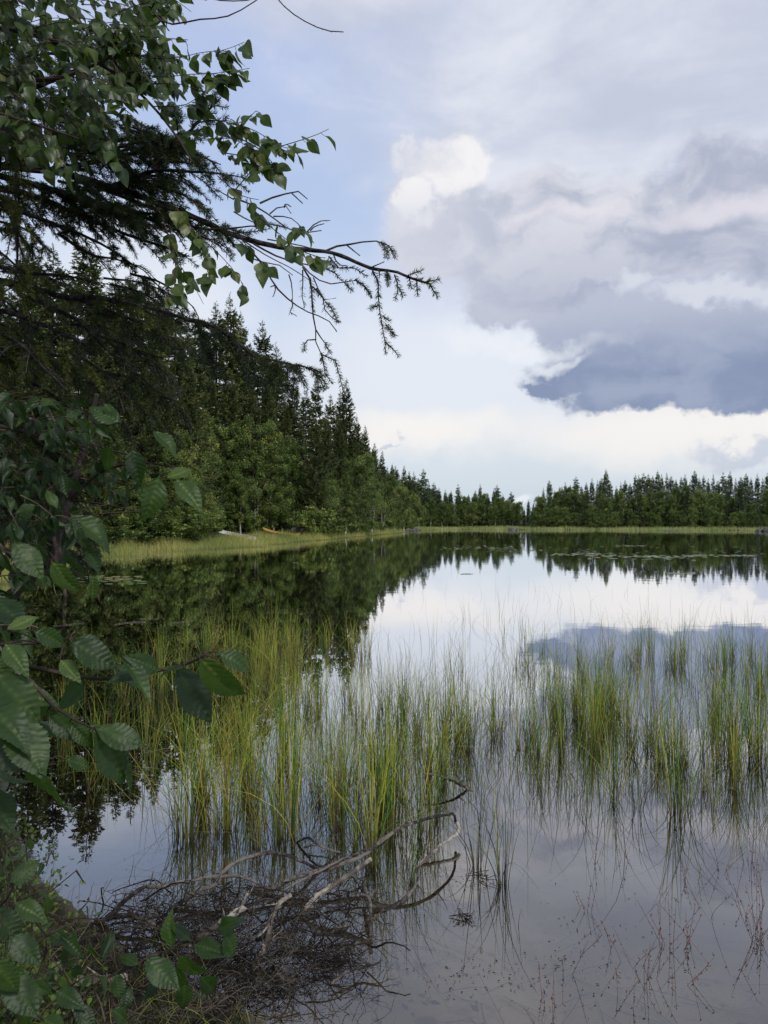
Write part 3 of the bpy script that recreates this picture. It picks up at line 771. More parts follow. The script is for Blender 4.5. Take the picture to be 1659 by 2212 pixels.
for (u, v, n, sp, h, t0, lab) in TUFTS:
    p = G3(u, v); mb = MB()
    stems(mb, p[:2], n, sp, h, tint0=t0, w=0.0052)
    o = mb.build('sedge_tuft', M['sedge'])
    rebase(o, (p[0], p[1], 0)); tag(o, lab, 'sedge tuft', 'separate sedge tufts in the lake')

# the marsh along the left shore
mb = MB()
N = 42000
yy = np.where(rng.random(N) < 0.78, 20 + 82 * rng.random(N) ** 1.35, rng.uniform(43, 66, N))
fx = np.interp(yy, [18, 24, 29.4, 33.6, 39.8, 46.3, 57.6, 72.4, 97.4, 104], [-8.6, -11.0, -12.9, -11.7, -10.3, -7.9, -6.5, -3.0, 2.2, 3.1])
sx_ = np.interp(yy, [19, 29, 37, 41, 46, 52, 62, 75, 92, 108], [-9.5, -14.5, -18.5, -16.5, -13.6, -11, -7.6, -4, 0, 3]) - 2.2
t = rng.random(N)
xx = fx + (sx_ - fx) * t + rng.normal(0, 0.35, N) + 0.4 * np.sin(yy * 1.1)
edge = np.clip(t * 6, 0.55, 1)
xx = np.where(rng.random(N) < 0.02, xx + rng.random(N) * 1.2, xx)
base = np.column_stack([xx, yy, np.full(N, -0.05)]); gz = ground_z(xx, yy); base[:, 2] = np.maximum(gz, -0.05) - 0.02
hh = rng.uniform(0.30, 0.78, N) * (1 + 0.25 * np.sin(xx * 2.1 + yy * 0.9)) * edge * np.where(gz > 0.15, 0.6, 1)
ribbons(mb, base, hh, rng.normal(0, 0.10, (N, 2)), rng.normal(0, 0.25, (N, 2)), rng.uniform(0.007, 0.016, N) * (yy / 40) ** 0.5, np.clip(rng.normal(0.42, 0.17, N) + 0.15 * np.sin(xx * 0.9 + yy * 0.3), 0, 1), S=3, sides=2, tip=0.2)
o = mb.build('marsh_grass', M['marsh']); tag(o, 'yellow olive marsh grass growing along the left shore', 'grass', kind='stuff')

# pale grass along the far shore
mb = MB(); pts = np.array([(4.6, 121), (9, 130), (15, 132.5), (20.5, 129.5), (23.6, 129), (34, 127), (48, 121), (58, 118), (64, 112), (90, 108), (120, 90)], float)
sl = np.linalg.norm(np.diff(pts, axis=0), axis=1); cum = np.concatenate([[0], np.cumsum(sl)])
N = 26000; q = rng.random(N) * cum[-1]
bx = np.interp(q, cum, pts[:, 0]); by = np.interp(q, cum, pts[:, 1])
off = rng.uniform(-4.5, 3.0, N) + 0.8 * np.sin(bx * 0.4) + 0.5 * np.sin(bx * 1.3)
by = by + off; gz = ground_z(bx, by)
keep = (np.sin(bx * 0.8) + np.sin(bx * 0.31 + 1) > -1.4) | (off > -1)
bx, by, gz = bx[keep], by[keep], gz[keep]; N = len(bx)
ribbons(mb, np.column_stack([bx, by, np.maximum(gz, -0.03)]), rng.uniform(0.25, 0.60, N), rng.normal(0, 0.12, (N, 2)), rng.normal(0, 0.2, (N, 2)), rng.uniform(0.03, 0.06, N), np.clip(rng.normal(0.45, 0.2, N) + 0.15 * np.sin(bx * 0.7), 0, 1), S=2, sides=2)
o = mb.build('shore_grass', M['far_grass']); tag(o, 'pale green grass fringe along the far shore below the woods', 'grass', kind='stuff')

# ------------------------------------------------------------------ lily pads
m, T = mat('lily_pad'); c = T.ramp(attr(T), [(0, (0.05, 0.09, 0.03)), (0.6, (0.11, 0.16, 0.06)), (0.9, (0.22, 0.20, 0.08)), (1, (0.40, 0.20, 0.06))])
out(T, principled(T, c, 0.3, 0.5)); M['pad'] = m
def pad(mb, c, r, rot, tint):
    a = rot + np.linspace(0.12, 6.283 - 0.12, 15)
    rim = np.column_stack([np.cos(a) * r, np.sin(a) * r, np.full(15, 0.006)]) * [1, 1, 1]
    V = np.vstack([[[-0.15 * r * math.cos(rot), 0.0, 0.003]], rim, rim - [0, 0, 0.006]]) + c
    f = [[0, i, i + 1] for i in range(1, 15)]
    mb.add(V, f, tint); mb.F[4].append(np.array([[i, i + 15, i + 16, i + 1] for i in range(1, 15)]) + mb.n - len(V))
srcs = []
for k in range(3):
    mb = MB(); pad(mb, np.zeros(3), 0.085 + 0.02 * k, 0.5, 0.35 + 0.25 * k); o = mb.build('lily_pad', M['pad']); srcs.append(o)
spots = []
while len(spots) < 44:
    u = rng.uniform(203, 312) if rng.random() < 0.8 else rng.uniform(120, 205); v = rng.choice([1247, 1250, 1255, 1260]) + rng.normal(0, 1.8)
    p = G3(u, v)
    if all((p[0] - a[0]) ** 2 + (p[1] - a[1]) ** 2 > 0.05 for a in spots): spots.append(p)
for i, p in enumerate(spots):
    s0 = srcs[i % 3]; o = s0 if i < 3 else s0.copy()
    if i >= 3: col.objects.link(o)
    o.location = (p[0], p[1], 0.001); o.rotation_euler = (0, 0, rng.uniform(0, 6.28))
    tag(o, 'small round lily pad floating in the cluster on the dark water off the left shore', 'lily pad', 'lily pads in the cluster off the left shore')
mb = MB()
for (u0, u1, v0, sv, n) in [(940, 1110, 1183, 2.5, 46), (1190, 1290, 1197, 1.6, 34), (1300, 1500, 1202, 1.4, 80), (1480, 1640, 1200, 1.2, 60), (1330, 1395, 1179, 0.8, 30), (1050, 1170, 1189, 2.5, 24), (1270, 1500, 1207, 1.6, 24), (1240, 1330, 1198, 3, 30), (1000, 1020, 1240, 0.6, 5), (1440, 1500, 1239, 0.7, 14), (1180, 1650, 1192, 6, 40)]:
    for k in range(n): pad(mb, G3(rng.uniform(u0, u1), v0 + rng.normal(0, sv)), rng.uniform(0.07, 0.13), rng.uniform(0, 6.28), float(np.clip(rng.normal(0.55, 0.25), 0, 1)))
o = mb.build('lily_pads', M['pad']); tag(o, 'streaks of floating lily pads far out on the lake', 'lily pads', kind='stuff')

# ------------------------------------------------------------------ rocks
m, T = mat('lichen_granite'); tc = T.n('ShaderNodeTexCoord')
n1 = T.noise(tc.outputs['Object'], 3, 6, 0.6).outputs['Fac']; n2 = T.noise(tc.outputs['Object'], 14, 4, 0.6).outputs['Fac']
c = T.mix(T.step(n1, 0.4, 0.62), (0.045, 0.044, 0.040), (0.13, 0.125, 0.115)); c = T.mix(T.step(n2, 0.56, 0.66), c, (0.07, 0.075, 0.05))
out(T, principled(T, c, 0.9, 0.2, bump(T, n2, 0.7, 0.03))); M['rock'] = m
def rock(p, sx, sy, sz, seed, label):
    g = np.random.default_rng(seed); nu, nv = 22, 14
    th = np.linspace(0, 6.283, nu, endpoint=False); ph = np.linspace(0.02, math.pi - 0.02, nv)
    A, Bp = np.meshgrid(th, ph); d = np.stack([np.cos(A) * np.sin(Bp), np.sin(A) * np.sin(Bp), np.cos(Bp)], -1)
    r = 1.0
    for k in range(7):
        q = unit(g.normal(0, 1, 3)); r = r - 0.55 * np.maximum((d @ q) - g.uniform(0.55, 0.8), 0)
    r = r + 0.03 * np.sin(d[..., 0] * 9 + seed) * np.cos(d[..., 1] * 8)
    V = (d * r[..., None]).reshape(-1, 3) * [sx, sy, sz]
    i = np.arange(nv - 1)[:, None] * nu; j = np.arange(nu)[None]; jn = (j + 1) % nu
    mb = MB(); mb.add(V, np.stack([i + j, i + nu + j, i + nu + jn, i + jn], -1).reshape(-1, 4))
    o = mb.build('boulder', M['rock'], smooth=True); o.location = tuple(p); o.rotation_euler = (g.normal(0, .1), g.normal(0, .1), g.uniform(0, 6))
    tag(o, label, 'boulder', 'boulders along the shore')
for i, (u, d, z, a, b, c_, lab) in enumerate([
        (636, 67.5, 0.75, 0.6, 0.5, 0.42, 'rounded grey boulder at the left end of the shore boulders by the yellow canoe'),
        (646, 68, 0.80, 0.6, 0.5, 0.55, 'tallest grey boulder behind the grass right of the yellow canoe'),
        (656, 69, 0.7, 0.7, 0.5, 0.4, 'broad grey boulder just left of the leaning birch'),
        (688, 73, 0.6, 0.5, 0.4, 0.45, 'grey boulder right of the leaning birch'),
        (697, 74.5, 0.5, 0.6, 0.4, 0.3, 'low grey rock right beside the boulder past the leaning birch'),
        (898, 118, 0.1, 1.3, 0.8, 0.5, 'low dark rock at the corner where the left shore ends'),
        (880, 112, 0.1, 1.1, 0.8, 0.4, 'flat dark rock at the waterline left of the shore corner'),
        (1117, 121, 0.12, 0.28, 0.4, 0.36, 'dark rock on the tip of the small point in the middle'),
        (1108, 124, 0.15, 1.0, 0.7, 0.35, 'low dark rock just left of the point tip'),
        (1448, 113, 0.0, 1.2, 0.5, 0.25, 'flat dark rock lying in the water off the far right shore'),
        (1462, 113.5, 0.0, 0.6, 0.5, 0.25, 'small flat rock right of the larger one off the far shore'),
        (1641, 109, 0.1, 0.8, 0.6, 0.45, 'grey boulder at the right end of the far shore'),
        (1658, 108, 0.15, 1.0, 0.8, 0.6, 'large grey boulder cut by the right edge of the picture')]):
    p = P3(u, 1150, d); p[2] = z - 0.15; rock(p, a, b, c_, 40 + i, lab)

# ------------------------------------------------------------------ boats pulled up in the marsh
def paint(name, c, rough=0.45, dirt=0.35):
    m, T = mat(name); tc = T.n('ShaderNodeTexCoord')
    n = T.noise(T.v('MULTIPLY', tc.outputs['Object'], (1, 4, 6)), 2.5, 6, 0.65).outputs['Fac']
    out(T, principled(T, T.mix(T.m('MULTIPLY', T.step(n, 0.45, 0.7), dirt), c, tuple(x * 0.35 for x in c)), rough, 0.4)); return m
M['white'] = paint('white_boat_paint', (0.62, 0.61, 0.57)); M['yellow'] = paint('yellow_boat_paint', (0.60, 0.38, 0.09)); M['wood'] = paint('grey_thwart_wood', (0.35, 0.31, 0.25))
def boat(a, b, beam, depth, skin, canoe, label, name):
    """hull lofted between stern a and bow b (keel points), with a thick rim and thwarts"""
    a = np.array(a); b = np.array(b); L = np.linalg.norm(b - a)
    r = empty(name, tuple(a)); r.rotation_euler = Vector(b - a).to_track_quat('X', 'Z').to_euler()
    n = 18; s = np.linspace(0, 1, n); K = 11
    wd = beam / 2 * ((np.sin(math.pi * s)) ** 0.55 if canoe else np.where(s < 0.5, 0.86 + 0.28 * s, np.sqrt(np.maximum(1 - ((s - 0.5) / 0.5) ** 2.3, 0.0)) * 1.0)); wd = np.maximum(wd, 0.012)
    sheer = depth * (1 + (0.75 * (2 * s - 1) ** 4 if canoe else 0.45 * s ** 3)); keel = 0.0 + (0.25 * depth * (2 * s - 1) ** 6 if canoe else 0.35 * depth * s ** 7)
    def shell(k):
        th = np.linspace(-math.pi / 2, math.pi / 2, K)
        V = []
        for i in range(n):
            for t in th:
                x = s[i] * L; y = math.copysign(abs(math.sin(t)) ** 0.7, t) * (wd[i] - k); z = keel[i] + k + (sheer[i] - keel[i] - k) * (1 - math.cos(t) ** 0.75 if abs(t) < 1.57 else 1)
                V.append((x, y, z))
        return np.array(V)
    def fq(flip):
        i = np.arange(n - 1)[:, None] * K; j = np.arange(K - 1)[None]
        f = np.stack([i + j, i + K + j, i + K + j + 1, i + j + 1], -1).reshape(-1, 4); return f[:, ::-1] if flip else f
    mb = MB(); mb.add(shell(0), fq(False)); mb.add(shell(0.02), fq(True))
    if not canoe:
        sh = shell(0)[:K]; mb.add(np.vstack([sh, [[0, 0, depth]]]), [[j, j + 1, K] for j in range(K - 1)])
    mb.build('hull', skin, r, True)
    mb = MB()
    for sg in (-1, 1): tube(mb, np.column_stack([s * L, sg * wd, sheer + 0.005]), 0.028, 6)
    mb.build('gunwale', M['white'] if not canoe else skin, r)
    for f in ((0.12, 0.42, 0.7) if not canoe else (0.3, 0.7)):
        w = np.interp(f, s, wd) * 0.96; z = np.interp(f, s, sheer) * 0.78; mb = MB()
        V = np.array([(f * L + dx, dy * w, z + dz) for dx in (-.11, .11) for dy in (-1, 1) for dz in (0, .03)])
        mb.add(V, [[0, 1, 3, 2], [4, 6, 7, 5], [0, 4, 5, 1], [2, 3, 7, 6], [0, 2, 6, 4], [1, 5, 7, 3]]); mb.build('thwart', M['wood'], r)
    tag(r, label, 'boat')
boat((-9.75, 56.0, 0.05), (-12.7, 59.2, 0.36), 1.2, 0.34, M['white'], False, 'white rowing boat pulled up in the marsh grass at the left shore', 'rowing_boat')
boat((-6.8, 61.5, 0.12), (-10.2, 64.6, 0.55), 0.80, 0.26, M['yellow'], True, 'orange yellow canoe lying in the grass right of the white boat', 'canoe')

# ------------------------------------------------------------------ sticks and red stalks in the water
M['bleached'] = bark('bleached_dead_wood', (0.09, 0.075, 0.06), (0.36, 0.32, 0.27), 30, 0.8, (1, 1, 1), 0.5, 0.004)
M['deadbark'] = bark('dead_branch_bark', (0.022, 0.018, 0.015), (0.16, 0.14, 0.12), 34, 0.85, (1, 1, 1), 0.8, 0.004)
M['twig'] = bark('dead_twigs', (0.010, 0.008, 0.006), (0.085, 0.070, 0.054), 5, 0.85, (1, 1, 1), 0.2, 0.002)
for (pts, r0, lab) in [([(247, 1349), (280, 1344), (314, 1343)], 0.005, 'long pale stick floating on the dark water at the left, nearest of three'),
                       ([(366, 1346), (418, 1341)], 0.0035, 'thin pale stick floating right of the longer one on dark water'),
                       ([(300, 1337), (338, 1337)], 0.004, 'short pale stick floating just beyond the long one'),
                       ([(632, 1215.5), (645, 1215)], 0.010, 'tiny white stick on the reflection of the left wood'),
                       ([(310, 1628), (350, 1618), (408, 1612)], 0.003, 'pale fallen reed lying on the water left of the sedge bed'),
                       ([(120, 1352), (182, 1345)], 0.003, 'faint grey stick on the dark water farthest left')]:
    mb = MB(); q = spline([G3(u, v, 0.008) for u, v in pts], 7); tube(mb, q, r0 * 0.6, 6, 0.4, rough=0.1)
    o = mb.build('stick', M['bleached'], smooth=True); rebase(o, tuple(q[0])); tag(o, lab, 'stick')

m, T = mat('red_stalks'); c = T.ramp(attr(T), [(0, (0.07, 0.03, 0.025)), (0.6, (0.16, 0.06, 0.05)), (0.8, (0.09, 0.07, 0.03)), (1, (0.16, 0.15, 0.07))]); out(T, principled(T, c, 0.6, 0.3)); M['red'] = m
def weed(u, v, n, h, lab, sp=0.018):
    p = G3(u, v); mb = MB(); g = np.random.default_rng(int(u * 7 + v)); n = max(2, int(n * 0.7))
    for k in range(n):
        b = p + [g.normal(0, sp), g.normal(0, sp), -0.06]; hh = h * g.uniform(0.5, 1.2)
        ln = g.normal(0, 0.28, 2); pts = spline([b, b + [ln[0] * hh * .5, ln[1] * hh * .5, hh * .55], b + [ln[0] * hh * 1.3 + g.normal(0, .02), ln[1] * hh * 1.3, hh + 0.04]], 9)
        t0 = g.uniform(0, 0.75)
        tube(mb, pts, np.linspace(0.0011, 0.0006, 9), 4, t0)
        m_ = 7; i = g.integers(2, 9, m_)
        cards(mb, pts[i], g.normal(0, 1, (m_, 3)) + [0, 0, 1.2], g.uniform(0.008, 0.018, m_), g.uniform(0.003, 0.006, m_), np.full(m_, 0.9 * g.random()))
    o = mb.build('water_weed', M['red']); rebase(o, (p[0], p[1], 0)); tag(o, lab, 'water weed', 'reddish weed stalks in the near water')
WE = [(1636, 2032, 16, 0.20), (1602, 1976, 5, 0.12), (1568, 2092, 3, 0.13), (1530, 1968, 4, 0.16), (1494, 2042, 7, 0.18), (1488, 1900, 6, 0.16), (1442, 2040, 12, 0.22), (1408, 2118, 7, 0.18), (1372, 2086, 7, 0.16), (1356, 1860, 5, 0.14),
      (1310, 2030, 4, 0.18), (1266, 1972, 6, 0.15), (1232, 2096, 4, 0.17), (1206, 2172, 5, 0.12), (1286, 1870, 4, 0.14), (1470, 2120, 5, 0.16), (1560, 1880, 6, 0.18), (1620, 1860, 7, 0.2), (1654, 1950, 8, 0.22), (1166, 2190, 3, 0.08), (1340, 2170, 4, 0.12)]
for i, (u, v, n, h) in enumerate(sorted(WE)):
    k = len(WE) - 1 - i
    lab = 'leftmost of the reddish weed stalks in the near water' if i == 0 else f'{ORD[i]} of the reddish weed stalks counted from the left' if i < 10 else f'{ORD[k]} of the reddish weed stalks counted from the right edge' if k else 'reddish weed stalks in the water at the right edge'
    weed(u, v, n, h, lab)
# specks of floating litter
mb = MB()
for (u, v, su, sv, n) in [(1040, 1905, 40, 14, 70), (1000, 1990, 22, 12, 60), (1180, 2100, 200, 60, 120), (1000, 2100, 120, 40, 80), (560, 1990, 40, 20, 20), (300, 1880, 60, 50, 14), (1300, 2000, 250, 80, 60)]:
    uu = rng.normal(u, su * .6, n); vv = np.clip(rng.normal(v, sv * .6, n), 1700, 2205)
    P = np.array([G3(a, b, 0.003) for a, b in zip(uu, vv)])
    cards(mb, P, np.column_stack([rng.normal(0, 1, (n, 2)), rng.normal(0, 0.05, n)]), rng.uniform(0.004, 0.018, n), rng.uniform(0.002, 0.006, n), rng.random(n) * 0.6)
for k in range(16):
    c_ = [(1040, 1895), (1003, 1985), (1010, 1968)][k % 3]; q = G3(c_[0] + rng.normal(0, 12), c_[1] + rng.normal(0, 7), 0.004)
    tube(mb, np.array([q, q + [rng.normal(0, .03), rng.normal(0, .03), rng.uniform(0, .02)], q + [rng.normal(0, .05), rng.normal(0, .05), 0]]), 0.0015, 4, 0.2)
o = mb.build('floating_litter', M['twig']); tag(o, 'dark bits of bark and leaf floating on the near water', 'litter', kind='stuff')

# sunken stems and leaves lying on the bed in the shallows
mb = MB()
for k in range(130):
    u = rng.uniform(560, 1680); v = rng.uniform(1780, 2260); p = G3(u, v, 0.0); z = float(ground_z(p[0], p[1]))
    if lake_dist(p[0], p[1]) > -0.1: continue
    a = rng.uniform(0, 6.28); L = rng.uniform(0.05, 0.35); d = np.array([math.cos(a), math.sin(a), 0]); z = max(z + 0.01, -0.22)
    q = spline([[p[0], p[1], z], [p[0] + d[0] * L * .5 + rng.normal(0, .02), p[1] + d[1] * L * .5, z + 0.01], [p[0] + d[0] * L, p[1] + d[1] * L, z]], 6)
    tube(mb, q, rng.uniform(0.001, 0.003), 4, float(rng.random()))
N = 260; uu = rng.uniform(560, 1700, N); vv = rng.uniform(1800, 2280, N); P = np.array([G3(a, b) for a, b in zip(uu, vv)]); P[:, 2] = np.maximum(ground_z(P[:, 0], P[:, 1]) + 0.006, -0.4)
cards(mb, P, np.column_stack([rng.normal(0, 1, (N, 2)), rng.normal(0, 0.1, N)]), rng.uniform(0.02, 0.05, N), rng.uniform(0.01, 0.025, N), rng.random(N))
o = mb.build('sunken_litter', M['twig']); tag(o, 'sunken stems and dead leaves on the bed of the shallow water', 'litter', kind='stuff')

# ------------------------------------------------------------------ leaves close to the viewer
def leaf_template(kind, n=12, m_=3, teeth=9, pleat=0.0, fold=0.25, curl=0.25, width=0.8):
    s = np.linspace(0, 1, n + 1)
    if kind == 'birch': prof = np.interp(s, [0, 0.06, 0.18, 0.32, 0.5, 0.7, 0.88, 1], [0.02, 0.42, 0.88, 1.0, 0.86, 0.52, 0.2, 0.0])
    else: prof = np.interp(s, [0, 0.05, 0.15, 0.3, 0.45, 0.62, 0.78, 0.90, 1], [0.02, 0.30, 0.66, 0.93, 1.0, 0.84, 0.52, 0.22, 0.0])
    saw = 1 + (0.20 if kind == 'alder' else 0.17) * (0.5 - ((s * teeth) % 1.0)) * (prof > 0.05)
    hw = prof * saw * width / 2
    j = np.linspace(-1, 1, 2 * m_ + 1)
    X = np.repeat(s[:, None], len(j), 1) + np.abs(j)[None] * 0.05
    Y = hw[:, None] * j[None]
    Z = -np.abs(Y) * -fold - curl * X ** 2 + pleat * np.sin((X * 8.5 - np.abs(Y) * 6.5) * 2 * math.pi) + 0.035 * np.sin(X * 7 + Y * 5 + fold * 9) * (np.abs(j)[None] > 0.05)
    Z = Z - 0.35 * Y ** 2
    V = np.stack([X, Y, Z], -1).reshape(-1, 3)
    k = len(j); i = np.arange(n)[:, None] * k; q = np.arange(k - 1)[None]
    Fq = np.stack([i + q, i + k + q, i + k + q + 1, i + q + 1], -1).reshape(-1, 4)
    rib = np.where(np.abs(np.broadcast_to(j[None], X.shape)) < 0.05, 0.45, 0.0).reshape(-1)
    return V, Fq, rib
def put_leaves(mb, tpl, base, d, nrm, size, tint):
    V, Fq, rib = tpl; base = np.asarray(base); N = len(base)
    x = unit(d); y = unit(np.cross(nrm, x)); z = np.cross(x, y)
    R_ = np.stack([x, y, z], 2)                                  # columns
    P = base[:, None] + np.asarray(size)[:, None, None] * np.einsum('nij,kj->nki', R_, V)
    i = np.arange(N)[:, None, None] * len(V)
    mb.add(P.reshape(-1, 3), (Fq[None] + i).reshape(-1, 4), (np.asarray(tint)[:, None] + rib[None] * 0.5).reshape(-1))

def leaf_mat(name, stops, tcol, trans, rough, spec, vein=22, under=(0.16, 0.20, 0.14)):
    m, T = mat(name)
    tc = T.n('ShaderNodeTexCoord')
    n = T.noise(tc.outputs['Object'], 70, 4, 0.6).outputs['Fac']
    n2 = T.noise(tc.outputs['Object'], 9, 2, 0.5).outputs['Fac']
    f = T.m('ADD', attr(T), T.m('ADD', T.m('MULTIPLY', T.m('SUBTRACT', n, 0.5), 0.45), T.m('MULTIPLY', T.m('SUBTRACT', n2, 0.5), 0.7)), clamp=True)
    c = T.ramp(f, stops)
    geo = T.n('ShaderNodeNewGeometry')
    c2 = T.mix(T.m('MULTIPLY', geo.outputs['Backfacing'], 0.35), c, under)
    p = principled(T, c2, rough, spec, bump(T, n, 0.25, 0.002))
    tr = T.n('ShaderNodeBsdfTranslucent'); T.put(tr.inputs[0], T.mix(0.6, c, tcol))
    out(T, shmix(T, trans, p, tr.outputs[0])); return m
M['birch_leaf'] = leaf_mat('birch_leaves_near', [(0, (0.014, 0.030, 0.008)), (0.4, (0.040, 0.072, 0.015)), (0.7, (0.075, 0.115, 0.022)), (1, (0.15, 0.17, 0.04))], (0.12, 0.21, 0.015), 0.40, 0.42, 0.5)
M['alder_leaf'] = leaf_mat('alder_leaves', [(0, (0.008, 0.020, 0.006)), (0.35, (0.024, 0.052, 0.013)), (0.7, (0.058, 0.105, 0.022)), (1, (0.16, 0.21, 0.05))], (0.09, 0.20, 0.012), 0.42, 0.46, 0.4)
M['herb'] = leaf_mat('herb_leaves', [(0, (0.03, 0.06, 0.012)), (0.5, (0.06, 0.11, 0.02)), (1, (0.16, 0.22, 0.04))], (0.12, 0.2, 0.02), 0.4, 0.5, 0.4)
M['needle'] = foliage('spruce_needles_near', [(0, (0.012, 0.024, 0.010)), (0.4, (0.028, 0.050, 0.016)), (0.7, (0.065, 0.095, 0.020)), (1, (0.20, 0.22, 0.03))], 0.45, 0.4, 0.25, (0.10, 0.16, 0.01), 2.0, 0.0, 0.2)
M['limb'] = bark('spruce_limb_bark', (0.022, 0.017, 0.015), (0.105, 0.088, 0.085), 40, 0.85, (1, 1, 1), 0.8, 0.003)
M['birch_twig'] = bark('birch_twig_bark', (0.025, 0.016, 0.014), (0.085, 0.055, 0.045), 30, 0.6, (1, 1, 1), 0.3, 0.001)
M['alder_twig'] = bark('alder_twig_bark', (0.03, 0.022, 0.015), (0.11, 0.08, 0.055), 30, 0.65, (1, 1, 1), 0.3, 0.001)
BIRCH_T = [leaf_template('birch', 21, 2, 10, 0, f, c, 0.80) for f, c in ((0.2, 0.12), (0.45, 0.3), (-0.1, 0.05))]
ALDER_T = [leaf_template('alder', 39, 4, 19, 0.013, f, c, w) for f, c, w in ((0.35, 0.35, 0.54), (0.75, 0.6, 0.44), (0.15, 0.30, 0.59))]

def path(lst, d0, d1, n=None, wig=0.0):
    """a real path named by where it is seen, d0 metres out at its start and d1 at its end"""
    k = len(lst); pts = np.array([P3(u, v, d0 + (d1 - d0) * i / max(k - 1, 1)) for i, (u, v) in enumerate(lst)])
    L = np.linalg.norm(np.diff(pts, axis=0), axis=1).sum(); n = n or max(4, int(L / 0.03))
    q = spline(pts, n)
    if wig: q = q + np.cumsum(rng.normal(0, wig, q.shape), 0) * np.linspace(0, 1, n)[:, None]
    return q
def along(pts, n, lo=0.0, hi=1.0):
    seg = np.linalg.norm(np.diff(pts, axis=0), axis=1); cum = np.concatenate([[0], np.cumsum(seg)]) / max(seg.sum(), 1e-9)
    s = np.sort(rng.uniform(lo, hi, n)); p = np.stack([np.interp(s, cum, pts[:, i]) for i in range(3)], 1)
    t = unit(np.gradient(pts, axis=0)); tt = unit(np.stack([np.interp(s, cum, t[:, i]) for i in range(3)], 1))
    return p, tt, s
def plen(pts): return np.linalg.norm(np.diff(pts, axis=0), axis=1).sum()

def leafy_twig(wood, leaves, pts, tpls, size, gap, r0=0.0016, lo=0.05, tint=0.45, droop=0.9, per=1, pet=0.25, facing=0.2):
    tube(wood, pts, np.linspace(r0, r0 * 0.5, len(pts)), 4, 0.5)
    n = max(1, int(plen(pts) / gap)); p, t, s = along(pts, n, lo, 1.0)
    p = np.repeat(p, per, 0); t = np.repeat(t, per, 0); N = len(p)
    side = unit(np.cross(t, [0, 0, 1])) * rng.choice([-1, 1], N)[:, None]
    d = t * rng.uniform(0.2, 0.9, N)[:, None] + side * rng.uniform(0.2, 1.0, N)[:, None] + np.array([0, 0, -1]) * (droop * rng.uniform(0.2, 1.5, N))[:, None] + rng.normal(0, 0.2, (N, 3))
    d = unit(d); sz = size * rng.uniform(0.55, 1.2, N)
    b = p + d * (sz * pet)[:, None] + np.array([0, 0, -0.0])
    nr = unit(rng.normal(0, 0.55, (N, 3)) + np.array([0, -facing - 0.35, 0.8]))
    for i in range(N): tube(wood, np.array([p[i], b[i]]), 0.0007, 3, 0.6)
    k = rng.integers(0, len(tpls), N)
    for q, tp in enumerate(tpls):
        m_ = k == q
        if m_.any(): put_leaves(leaves, tp, b[m_], d[m_], nr[m_], sz[m_], np.clip(rng.normal(tint, 0.22, m_.sum()), 0, 1))

def needles(mb, pts, per_m=900, ln=0.0155, w=0.0018, tint=0.4, lo=0.0, hi=1.0, sd=0.12):
    n = int(plen(pts) * per_m * 1.35 * (hi - lo))
    if n < 3: return
    p, t, s = along(pts, n, lo, hi)
    a = rng.uniform(0, 6.283, n); ref = np.array([0, 0, 1.0])
    x = unit(np.cross(t, ref)); y = np.cross(x, t)
    # combed to the sides and upwards
    rad = x * np.cos(a)[:, None] * 1.25 + y * (np.sin(a) * 0.8 + 0.25)[:, None]
    d = unit(unit(rad) + t * rng.uniform(0.5, 0.95, n)[:, None])
    taper = 1 - 0.45 * np.clip((s - 0.9) / 0.1, 0, 1)
    cards(mb, p, d, ln * rng.uniform(0.75, 1.15, n) * taper, np.full(n, w), np.clip(rng.normal(tint, sd, n), 0, 1))
def pegs(mb, pts, per_m=260):
    n = int(plen(pts) * per_m)
    if n < 2: return
    p, t, s = along(pts, n); d = unit(unit(rng.normal(0, 1, (n, 3))) + t * 0.6)
    cards(mb, p, d, rng.uniform(0.002, 0.0048, n), np.full(n, 0.0015), np.full(n, 0.3))

def twig(wood, nd, pts, kind, r0=0.0022, tint=0.35):
    tube(wood, pts, np.linspace(r0, max(0.0011, r0 * 0.45), len(pts)), 5, rng.uniform(0.2, 0.6), rough=0.12)
    if kind == 'N': needles(nd, pts, 900, tint=tint, lo=0.0)
    elif kind == 'T': needles(nd, pts, 800, tint=tint, lo=0.55); pegs(wood, pts, 200)
    elif kind == 'L': needles(nd, pts, 260, tint=tint, lo=0.2); pegs(wood, pts, 200)
    else: pegs(wood, pts)

